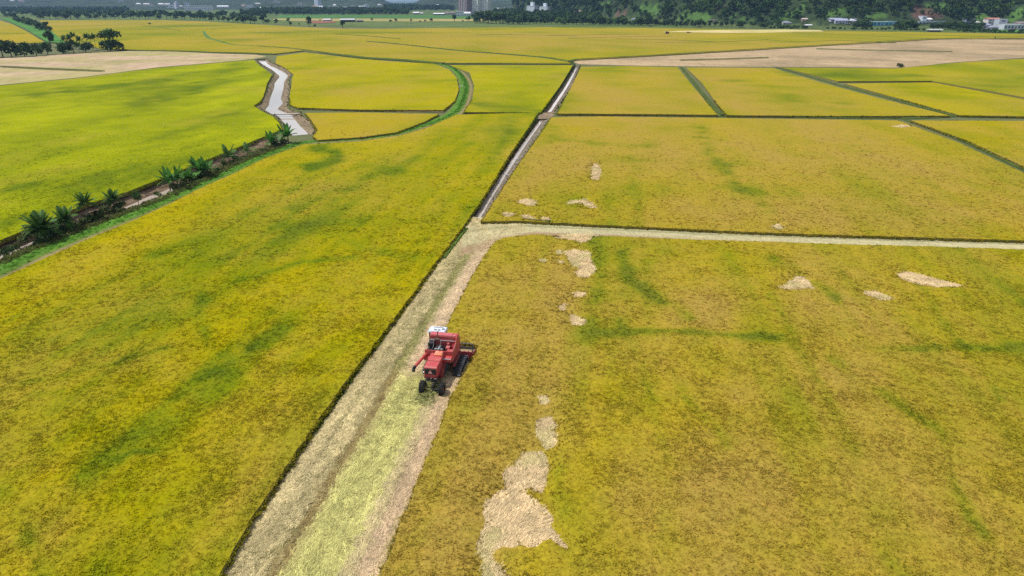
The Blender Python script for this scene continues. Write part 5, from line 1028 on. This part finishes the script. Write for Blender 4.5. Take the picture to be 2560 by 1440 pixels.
pole(2030, 62, 9, 'pale pole by the small white-roofed shed, left of three'); pole(2041, 65, 13, 'tall pale pole, middle of three right of the shed'); pole(2046, 65, 13, 'tall pale pole, right of three right of the shed'); pole(2076, 68, 13, 'tall pale pole at the left of the bluish houses'); pole(1002, 54, 13, 'thin pole in the pale plot among the field trees'); pole(228, 53, 8, 'thin dark pole on the rice edge before the left wood'); pole(398, 56, 9, 'thin dark pole in the rice right of the round bush'); pole(408, 129, 7, 'short dark post on the edge of the left stubble')
# plank footbridge across the river
a, b = np.array(gp(680, 286)), np.array(gp(748, 285)); e = empty('footbridge', ((a[0] + b[0]) / 2, (a[1] + b[1]) / 2, .12), math.atan2(b[1] - a[1], b[0] - a[0])); tag(e, 'narrow pale plank footbridge across the white river', 'footbridge'); Lb = np.linalg.norm(b - a)
for i in range(2): obj('beam', box(-Lb / 2, Lb / 2, -.45 + .75 * i, -.3 + .75 * i, -.25, -.003), wmat((.2, .17, .14)), e)
for i in range(int(Lb / .45)): o = obj('plank', box(-Lb / 2 + .45 * i, -Lb / 2 + .45 * i + .42, -.6, .6, 0, .05), wmat((.52, .47, .42)), e) if i == 0 else link(bpy.data.objects.new('plank', o.data), e); o.location = (.45 * i if i else 0, 0, 0)
V, Fc = join([box(-.75, .75, -.35, .35, -.5, .25), box(-.75, -.55, -.9, -.353, -.5, .2), box(.55, .75, -.9, -.353, -.5, .2)]); o = np_mesh('culvert_head', V, Fc, wmat((.6, .58, .55))); o.location = gp(1179, 567); o.rotation_euler = (0, 0, -.15); tag(o, 'small whitish concrete culvert head at the near end of the straight ditch', 'culvert')
for i, (a, b, s) in enumerate([(1293, 399, .7), (1267, 438, .7), (1153, 216, 1.6), (1160, 541, .5)]):
    V, Fc = box(-s * .6, s * .6, -s * .3, s * .3, -.3, .25, (.1, .1, .05, .05)); o = np_mesh('concrete_block', V, Fc, wmat((.62, .6, .57))); o.location = gp(a, b, .1); tag(o, ['white concrete block on the right bank of the ditch, the farther one', 'white concrete block on the right bank of the ditch, the nearer one', 'white concrete slab beside the bend of the grass track', 'small white block on the left bank near the ditch end'][i], 'concrete block')
# ------------------------------------------------------------------ the red combine harvester
def paint(name, c, rough=.45, spec=.5, wear=.5, metal=0.0, dust=(.42, .33, .22)):
    m, nt, b = mat(name, rough, spec); n = nnode(nt, 1.6, 6, geo=False, rough=.65); n2 = nnode(nt, 9, 4, geo=False)
    c1 = mixc(nt, ramp(nt, n2.outputs[0], .3, .7), tuple(v * .88 for v in c), tuple(min(1, v * 1.08) for v in c))
    nt.links.new(mixc(nt, ramp(nt, n.outputs[0], .48, .75, 0, wear), c1, dust), b.inputs['Base Color']); b.inputs['Metallic'].default_value = metal
    nt.links.new(ramp(nt, n.outputs[0], .4, .7, rough, min(1, rough + .3)), b.inputs['Roughness']); return m
RED = paint('red_paint', (.46, .06, .06), .38, .5, .45, dust=(.52, .24, .20)); DRED = paint('dark_red_paint', (.20, .014, .016), .5, .4, .3); CWH = paint('white_paint', (.62, .68, .78), .4, .5, .25)
BLK = paint('black_metal', (.018, .018, .02), .5, .5, .25, dust=(.12, .1, .08)); GRY = paint('grey_steel', (.22, .22, .22), .4, .5, .3, .5); RUB = paint('rubber', (.02, .02, .02), .8, .3, .5, dust=(.12, .10, .07)); SLV = paint('worn_steel', (.60, .61, .64), .32, .6, .2, .6)
ORG = paint('orange_cloth', (.70, .22, .12), .9, .1, .55, dust=(.85, .55, .42)); SIGN = paint('faded_sign', (.85, .38, .36), .5, .4, .15); MGL = wmat((.03, .04, .05), .12); PIPE = paint('exhaust_rust', (.12, .07, .05), .7, .3, .4)
def cyl(p, q, r, n=14, r2=None): return tube([p, q], [r, r if r2 is None else r2], n)
def machine():
    e = empty('combine_harvester', (OM[0], OM[1], 0.0), -YAW); tag(e, 'red combine harvester on tracks with white cab roof, cutting the edge of the rice', 'combine harvester')
    def prism(prof, x0, x1):            # profile in (y, z), extruded along x
        n = len(prof); V = [(x0, y, z) for y, z in prof] + [(x1, y, z) for y, z in prof]; return V, [tuple(range(n)), tuple(range(2 * n - 1, n - 1, -1))] + [(i, i + n, (i + 1) % n + n, (i + 1) % n) for i in range(n)]
    B = lambda *a: box(*a)
    # rear straw hood
    hood = obj('straw_hood', prism([(1.05, 1.55), (1.12, 2.62), (1.3, 2.74), (3.75, 2.86), (4.3, 2.8), (4.3, 1.5), (2.2, 1.25)], -1.17, .29), RED, e, .04)
    obj('hood_seam', [B(-1.18, .30, 2.42 + .0, 2.46, 2.805, 2.83)] , DRED, hood)
    p = obj('rear_panel', B(-1.08, .20, 1.03, 1.10, 1.86, 2.50), BLK, e, .015)
    obj('warning_triangle', ([(-.72, 1.015, 1.96), (-.18, 1.015, 1.96), (-.45, 1.015, 2.42), (-.72, 1.03, 1.96), (-.18, 1.03, 1.96), (-.45, 1.03, 2.42)], [(0, 1, 2), (5, 4, 3), (0, 3, 4, 1), (1, 4, 5, 2), (2, 5, 3, 0)]), SIGN, p)
    obj('bumper', B(-1.2, .32, .98, 1.12, 1.42, 1.54), DRED, e, .02)
    for x in (-.45, -.05): obj('number_plate', B(x, x + (.14 if x < -.3 else .32), .94, .975, 1.34, 1.44), SLV, e)
    for x in (-1.13, .13): obj('tail_light', B(x, x + .12, 1.0, 1.05, 1.62, 1.76), paint('lens', (.4, .02, .02), .2), e)
    # lower shoulder deck and main body
    obj('body', [prism([(1.9, 1.0), (2.0, 1.5), (4.3, 2.2), (8.2, 2.2), (8.2, .95), (4.0, .7)], -1.45, .62)], DRED, e, .03)
    obj('shoulder_deck', B(.293, 1.22, 3.7, 4.38, 2.0, 2.52), RED, e, .03); obj('left_deck', B(-2.05, -1.18, 3.95, 4.38, 1.9, 2.3), RED, e, .03)
    obj('deck_edge', B(.30, 1.2, 3.60, 3.697, 2.38, 2.50), SLV, e, .01)
    obj('side_skirt', prism([(2.6, 1.0), (3.7, 1.95), (4.4, 1.95), (4.4, .9)], .60, .78), BLK, e, .02)
    # engine bay: rear wall, side walls, floor
    obj('bay_rear_wall', B(-2.05, 1.12, 4.385, 4.47, 2.2, 3.05), RED, e, .02); obj('bay_floor', B(-2.05, 1.12, 4.473, 6.5, 2.15, 2.28), BLK, e)
    obj('bay_left_wall', B(-2.05, -1.98, 4.475, 5.3, 2.284, 2.75), RED, e, .015)
    obj('side_panel', prism([(4.383, 1.75), (4.383, 3.08), (6.1, 3.35), (6.45, 3.88), (7.4, 3.9), (8.0, 2.9), (8.0, 1.6)], 1.125, 1.24), RED, e, .02)
    obj('side_rail', prism([(4.4, 2.98), (4.4, 3.03), (6.1, 3.30), (6.1, 3.25)], 1.243, 1.262), SLV, e)
    obj('grain_tank', prism([(6.52, 2.3), (6.5, 3.35), (6.5, 3.86), (7.38, 3.9), (7.9, 3.2), (7.9, 2.3)], -2.05, 1.122), RED, e, .03)
    obj('tank_lid', [B(-1.98, .62, 6.56, 7.32, 3.9, 3.95), B(.66, 1.06, 6.6, 7.0, 3.9, 3.94)], paint('red_lid', (.50, .10, .11), .4, .5, .4, dust=(.62, .36, .34)), e, .02); obj('tank_ledge', B(-2.0, 1.1, 6.42, 6.495, 3.30, 3.36), SLV, e, .01)
    # engine and fittings in the open bay
    eng = obj('engine', [B(-1.25, -.1, 5.0, 6.2, 2.285, 2.78), B(-1.05, -.3, 5.2, 6.0, 2.783, 2.98)], BLK, e, .04); obj('air_duct', [B(-1.1, -.15, 5.1, 5.28, 2.80, 2.90), B(-.66, -.5, 4.85, 5.9, 2.91, 3.0)], SLV, eng, .02)
    obj('radiator_box', B(-1.98, -1.4, 5.5, 6.4, 2.285, 3.35), BLK, e, .03); obj('fuel_tank', cyl((.45, 5.15, 2.62), (1.0, 5.15, 2.62), .30), RED, e); obj('drive_housing', [B(.15, .6, 5.3, 6.0, 2.5, 3.0), B(.2, .45, 5.9, 6.2, 2.9, 3.25)], paint('pale_red', (.45, .10, .10), .5), e, .03); obj('belt_guard', B(.75, 1.05, 5.6, 6.4, 2.285, 3.1), DRED, e, .03)
    ex = obj('exhaust_muffler', cyl((-1.35, 6.2, 3.55), (-.75, 6.2, 3.55), .15), PIPE, e); obj('exhaust_pipe', [cyl((-1.0, 6.25, 3.55), (-1.0, 6.3, 4.45), .055), cyl((-1.0, 6.3, 4.43), (-.9, 6.2, 4.6), .06)], PIPE, ex)
    for pts in ([(-1.75, 6.3, 3.5), (-1.35, 5.9, 3.5), (-1.3, 5.4, 3.0), (-1.6, 5.1, 2.5)], [(-.75, 6.2, 3.5), (-.55, 6.0, 3.3), (-.6, 5.5, 3.0)], [(-1.95, 5.9, 3.1), (-1.8, 5.2, 2.7), (-1.5, 4.7, 2.6)]): obj('hose', tube(pts, [.035] * len(pts), 6), GRY, e)
    for x0, y0 in ((-1.99, 4.5), (-1.99, 5.1)): obj('handrail', [cyl((x0, y0, 2.7), (x0, y0, 3.35), .025, 6)], SLV, e)
    obj('handrail', [cyl((-1.99, 4.5, 3.35), (-1.99, 5.1, 3.35), .025, 6)], SLV, e)
    # cab with its white roof
    obj('cab_floor', B(-2.6, -.62, 7.95, 9.2, 1.75, 1.9), BLK, e, .02)
    obj('cab_pillars', [B(x, x + .09, y, y + .09, 1.903, 3.5) for x in (-2.58, -.73) for y in (7.97, 9.05)], BLK, e)
    for a in ((-2.49, -.73, 8.0, 8.03), (-2.49, -.73, 9.1, 9.13)): obj('window', B(*a, 1.95, 3.48), MGL, e)
    for a in ((-2.56, -2.53), (-.70, -.67)): obj('window', B(*a, 8.06, 9.05, 1.95, 3.48), MGL, e)
    roof = obj('cab_roof', [box(-2.72, -.5, 7.75, 9.3, 3.503, 3.78, (.12, .12, .12, .2))], CWH, e, .07); obj('roof_hatch', [B(-2.2, -1.0, 8.75, 8.85, 3.785, 3.83), B(-1.95, -1.65, 8.02, 8.24, 3.785, 3.85), B(-1.5, -1.2, 8.02, 8.24, 3.785, 3.85)], GRY, roof, .02); obj('roof_vent', B(-1.05, -.75, 8.2, 8.6, 3.785, 3.82), GRY, roof, .02)
    obj('mirror', [B(-2.98, -2.78, 9.2, 9.26, 2.9, 3.3), cyl((-2.6, 9.2, 3.4), (-2.9, 9.23, 3.3), .02, 6)], BLK, e)
    # unloading auger swung back along the left side
    au = obj('unloading_auger', [cyl((-1.85, 4.6, 2.5), (-2.0, 3.85, 2.45), .2), cyl((-2.0, 3.9, 2.45), (-2.42, 1.75, 2.25), .17)], paint('auger_red', (.45, .05, .045), .45, .5, .35, dust=(.55, .25, .2)), e); obj('spout', [tube([(-2.42, 1.78, 2.26), (-2.46, 1.55, 2.22), (-2.48, 1.42, 2.02), (-2.48, 1.38, 1.82)], [.19, .2, .19, .17], 12)], BLK, au)
    # tracks: belt, frame, rollers and single grouser plates
    plate = None; endm = None
    for side, (x0, x1) in (('r', (1.26, 2.24)), ('l', (-2.30, -1.50))):
        path = [(3.75, .45), (3.95, .12), (4.4, .04), (7.0, .04), (7.5, .18), (7.75, .55), (7.6, .95), (7.2, 1.12), (5.6, 1.02), (4.3, .82), (3.85, .68)]; tr = empty('track', (0, 0, 0)); tr.parent = e
        inn = [(y * .0 + 5.75 + (y - 5.75) * .93, .58 + (z - .58) * .86) for y, z in path]
        obj('track_belt', prism(path, x0 + .05, x1 - .05), RUB, tr); obj('track_frame', prism([(4.3, .25), (7.1, .25), (7.1, .75), (4.6, .7)], x0 - .06 if side == 'r' else x1 + .0, x0 + .045 if side == 'r' else x1 + .05), DRED, tr)
        loop = path + [path[0]]; seg = [math.hypot(loop[i + 1][0] - loop[i][0], loop[i + 1][1] - loop[i][1]) for i in range(len(path))]; tot = sum(seg); n = 30
        for k in range(n):
            s = tot * k / n; i = 0
            while s > seg[i]: s -= seg[i]; i += 1
            t = s / seg[i]; y = loop[i][0] + (loop[i + 1][0] - loop[i][0]) * t; z = loop[i][1] + (loop[i + 1][1] - loop[i][1]) * t; an = math.atan2(loop[i + 1][1] - loop[i][1], loop[i + 1][0] - loop[i][0])
            w = x1 - x0
            if plate is None: o = obj('track_plate', box(-.49, .49, -.05, .05, -.05, .025), BLK, tr); plate = o.data; o2 = obj('plate_end', box(-.0, .34, -.06, .06, -.05, .03), SLV, o); endm = o2.data
            else: o = link(bpy.data.objects.new('track_plate', plate), tr); o2 = link(bpy.data.objects.new('plate_end', endm), o)
            o.location = ((x0 + x1) / 2, y, z); o.rotation_euler = (an, 0, 0); o.scale = (w / .98, 1, 1); o2.location = (.153, 0, 0) if side == 'r' else (-.35, 0, 0)
            if side == 'l': o2.scale = (.5, 1, 1)
        for y in (4.15, 5.2, 6.2, 7.2): obj('roller', cyl((x0 + .02, y, .45 if y in (4.15, 7.2) else .3), (x1 - .02, y, .45 if y in (4.15, 7.2) else .3), .28 if y in (4.15, 7.2) else .18), GRY, tr)
        obj('mudguard', prism([(4.2, 1.25), (7.3, 1.5), (7.3, 1.54), (4.2, 1.29)], (x0 - .12) if side == 'r' else x1 - .25, (x0 + .28) if side == 'r' else x1 + .1), DRED, e)
    # steered rear wheels
    for x in (1.09, -1.09):
        w = empty('rear_wheel', (x, 0.05, .72)); w.parent = e; V = []; Fc = []; N_ = 28; prof = [(-.25, .40), (-.28, .58), (-.22, .70), (0, .72), (.22, .70), (.28, .58), (.25, .40)]
        for k in range(N_): a_ = 2 * math.pi * k / N_; V += [(px, r_ * math.cos(a_), r_ * math.sin(a_)) for px, r_ in prof]
        K = len(prof); Fc = [(k * K + j, k * K + j + 1, ((k + 1) % N_) * K + j + 1, ((k + 1) % N_) * K + j) for k in range(N_) for j in range(K - 1)]; ty = np_mesh('tyre', V, Fc, RUB, parent=w, smooth=True)
        L_ = []
        for k in range(20): a_ = 2 * math.pi * k / 20; v, f = box(-.26, .26, -.035, .035, .67, .76); c_, s_ = math.cos(a_), math.sin(a_); L_.append(([(q[0], (q[1] + q[0] * .35) * c_ - q[2] * s_, (q[1] + q[0] * .35) * s_ + q[2] * c_) for q in v], f))
        lu = obj('tread_lugs', L_, RUB, w); rim = obj('rim', [cyl((-.14, 0, 0), (.14, 0, 0), .40, 20)], GRY, w); hub = obj('hub', cyl((-.2, 0, 0), (.2, 0, 0), .13, 12), RED, w)
    obj('rear_axle', [B(-.88, .88, -.08, .1, .5, .7), B(-.55, -.35, 0, 1.9, .55, .75), B(-.1, .1, 0, 1.9, .75, 1.0)], BLK, e, .02); obj('straw_chopper', [prism([(1.15, .95), (1.5, 1.35), (2.4, 1.3), (2.2, .75)], -1.12, .25)], BLK, e, .02); obj('draw_bar', cyl((-1.25, .75, 1.2), (-.5, 1.05, 1.38), .03, 6), BLK, e)
    # feeder house and cutting platform
    obj('feeder_house', prism([(7.9, 1.1), (7.9, 1.9), (9.2, 1.0), (9.2, .35)], -.75, .55), RED, e, .03)
    hd = empty('cutting_platform', (0, 0, 0)); hd.parent = e; HX0, HX1 = -2.85, 2.68
    obj('back_sheet', prism([(8.10, .30), (8.05, 1.05), (8.30, 1.10), (8.36, .34)], HX0, HX1), RED, hd, .02); obj('top_beam', B(HX0, HX1, 8.02, 8.2, 1.103, 1.2), DRED, hd, .02); obj('lower_beam', B(HX0, HX1, 7.6, 8.0, .34, .46), DRED, hd, .02)
    obj('trough', prism([(8.36, .24), (8.36, .30), (9.2, .22), (9.9, .18), (9.9, .14), (9.0, .16)], HX0, HX1), DRED, hd); V, Fc = cyl((HX0 + .05, 8.85, .58), (HX1 - .05, 8.85, .58), .18, 14); obj('feed_auger', (V, Fc), DRED, hd)
    FL = []
    for k in range(120):
        a0 = k / 120 * 10 * 2 * math.pi; a1 = (k + 1) / 120 * 20 * math.pi; xa = HX0 + .1 + (HX1 - HX0 - .2) * k / 120; xb = HX0 + .1 + (HX1 - HX0 - .2) * (k + 1) / 120; sg = 1 if xa < 0 else -1; r0, r1 = .17, .30; b0 = k * 4
        FL.append(([(xx, 8.85 + rr * math.cos(sg * aa), .58 + rr * math.sin(sg * aa)) for xx, aa in ((xa, a0), (xb, a1)) for rr in (r0, r1)], [(0, 1, 3, 2)]))
    obj('auger_flighting', FL, GRY, hd)
    for x in (HX0 - .05, HX1): obj('end_divider', prism([(8.05, .2), (8.05, 1.15), (8.9, 1.0), (9.9, .65), (10.7, .18), (10.2, .12)], x, x + .07), RED, hd, .015)
    kb = obj('cutter_bar', B(HX0, HX1, 9.9, 9.98, .13, .19), GRY, hd); obj('knife_guards', [box(HX0 + .1 + .15 * k, HX0 + .14 + .15 * k, 9.98, 10.12, .13, .17) for k in range(36)], GRY, kb)
    rl = empty('reel', (0, 0, 0)); rl.parent = e; ry, rz_, rr = 9.35, 1.12, .56; obj('reel_shaft', cyl((HX0 + .05, ry, rz_), (HX1 - .05, ry, rz_), .07, 10), BLK, rl)
    for k in range(5):
        a_ = 2 * math.pi * k / 5 + .5; by, bz = ry + rr * math.cos(a_), rz_ + rr * math.sin(a_); bt = obj('reel_bat', B(HX0 + .15, HX1 - .15, by - .035, by + .035, bz - .03, bz + .03), GRY if k % 2 else BLK, rl)
        obj('tines', [box(HX0 + .2 + .17 * j, HX0 + .22 + .17 * j, by - .012, by + .012, bz - .30, bz - .033) for j in range(31)], BLK, bt)
        for x in (HX0 + .3, -.9, .9, HX1 - .3): obj('reel_arm', tube([(x, ry, rz_), (x, by, bz)], [.025, .025], 5), BLK, rl)
    for x in (HX0 + .02, HX1 - .02): obj('reel_support', tube([(x, 8.15, 1.15), (x, 8.7, 1.35), (x, ry, rz_)], [.05, .05, .05], 6), BLK, rl)
    return e
mach = machine()
# crumpled cover lying on the hood
r = random.Random(4); nx, ny = 22, 14; V = []; 
for top in (1, 0):
    for j in range(ny):
        for i in range(nx):
            x = -.72 + .98 * i / (nx - 1); y = 3.5 + .78 * j / (ny - 1); ed = min(i, nx - 1 - i, j * 1.4, (ny - 1 - j) * 1.4) / 4; hgt = .22 * min(1, ed) ** .5 + .10 * (vnoise(np.array([x * 5 + 30]), np.array([y * 5 + 10]), 3)[0]) + .05 * vnoise(np.array([x * 13 + 30]), np.array([y * 13 + 10]), 4)[0]
            q = .06 * (vnoise(np.array([i * .5 + j * .3]), np.array([top * 3 + .5]), 8)[0] - .5); V.append((x + q, y + q, 2.87 + (hgt if top else -.06)))
Fc = [(a * nx * ny + j * nx + i, a * nx * ny + j * nx + i + 1, a * nx * ny + (j + 1) * nx + i + 1, a * nx * ny + (j + 1) * nx + i) for a in (0, 1) for j in range(ny - 1) for i in range(nx - 1)]
bd = [i for i in range(nx)] + [j * nx + nx - 1 for j in range(1, ny)] + [(ny - 1) * nx + i for i in range(nx - 2, -1, -1)] + [j * nx for j in range(ny - 2, 0, -1)]; Fc += [(bd[i], bd[(i + 1) % len(bd)], bd[(i + 1) % len(bd)] + nx * ny, bd[i] + nx * ny) for i in range(len(bd))]
o = np_mesh('cloth_cover', V, Fc, ORG, smooth=True); o.location = (OM[0], OM[1], 0); o.rotation_euler = (0, 0, -YAW); tag(o, 'crumpled pale orange cloth bundle lying on the hood of the red combine', 'cloth')
# straw spilling behind the machine
n = 1000; lx = rng.normal(-.5, .6, n); ly = rng.uniform(-2.6, 1.9, n); P3 = np.array([ML(a, b) for a, b in zip(lx, ly)]); zz = 0.12 + .85 * np.exp(-((lx + .6) / .7) ** 2) * sst(-2.4, 1.2, ly) * rng.uniform(0, 1, n)
gn_scatter('falling_straw', np.column_stack([P3, zz]), rng.uniform(0, 6.28, n), rng.uniform(0, .9, n), rng.uniform(0, 6.28, n), rng.uniform(.5, .9, n), np.array([.36, .36, .13]) * rng.uniform(.5, 1.2, (n, 1)), C_STRAW, 'fresh green straw dropping behind the red combine', 'straw')
# far harvesters
def far_machine(px, py, s, rz, label, c):
    p = hit(px, py); e = empty('combine_harvester', tuple(p), rz, s); tag(e, label, 'combine harvester'); m1 = paint('far_red', c, .5, .4, .3)
    obj('body', [box(-1.5, 1.5, 0, 5.5, 1.1, 3.2, (0, 0, .6, .1)), box(-.8, .8, -1.8, 0, 1.2, 2.7)], m1, e, .03); obj('cab', box(-1, 1, 5.55, 7, 1.6, 3.8, (.1, .1, 0, .2)), MGL, e); obj('roof', box(-1.15, 1.15, 5.4, 7.2, 3.803, 4.0), CWH, e); obj('cutting_platform', [box(-2.6, 2.6, 7.1, 7.4, .3, 1.2), box(-2.6, 2.6, 7.4, 8.8, .2, .35), box(-2.5, 2.5, 8.2, 8.4, 1.0, 1.2)], m1, e)
    for x in (-1.6, 1.2): obj('track', box(x, x + .6, 1.2, 5.2, 0, 1.05, (0, 0, .5, .5)), RUB, e); obj('rear_wheel', cyl((x, -.6, .5), (x + .4, -.6, .5), .5, 12), RUB, e)
far_machine(1670, 86, 1.0, 2.6, 'small dark red combine harvester far off on the pale cut patch', (.25, .05, .04)); far_machine(1725, 84, .62, 1.3, 'tiny dark harvester farthest off, right of the other far machine', (.12, .05, .05))
for i, (a, b) in enumerate([(1630, 67), (1753, 69)]): far_machine(a, b, .8, 1.2, ['brownish machine parked by the far trees, left of two', 'brownish machine parked by the far trees, right of two'][i], (.16, .10, .08))
# ------------------------------------------------------------------ air
m = bpy.data.materials.new('haze'); m.use_nodes = True; nt = m.node_tree; nt.nodes.clear(); o_ = nt.nodes.new('ShaderNodeOutputMaterial'); v_ = nt.nodes.new('ShaderNodeVolumePrincipled')
v_.inputs['Color'].default_value = (.36, .60, 1.0, 1); v_.inputs['Density'].default_value = HAZE; v_.inputs['Anisotropy'].default_value = .1; nt.links.new(v_.outputs[0], o_.inputs['Volume'])
V, Fc = box(-14500, 14500, -3500, 16500, -3.2, 235); hz = np_mesh('haze', V, Fc, m); tag(hz, kind='stuff')
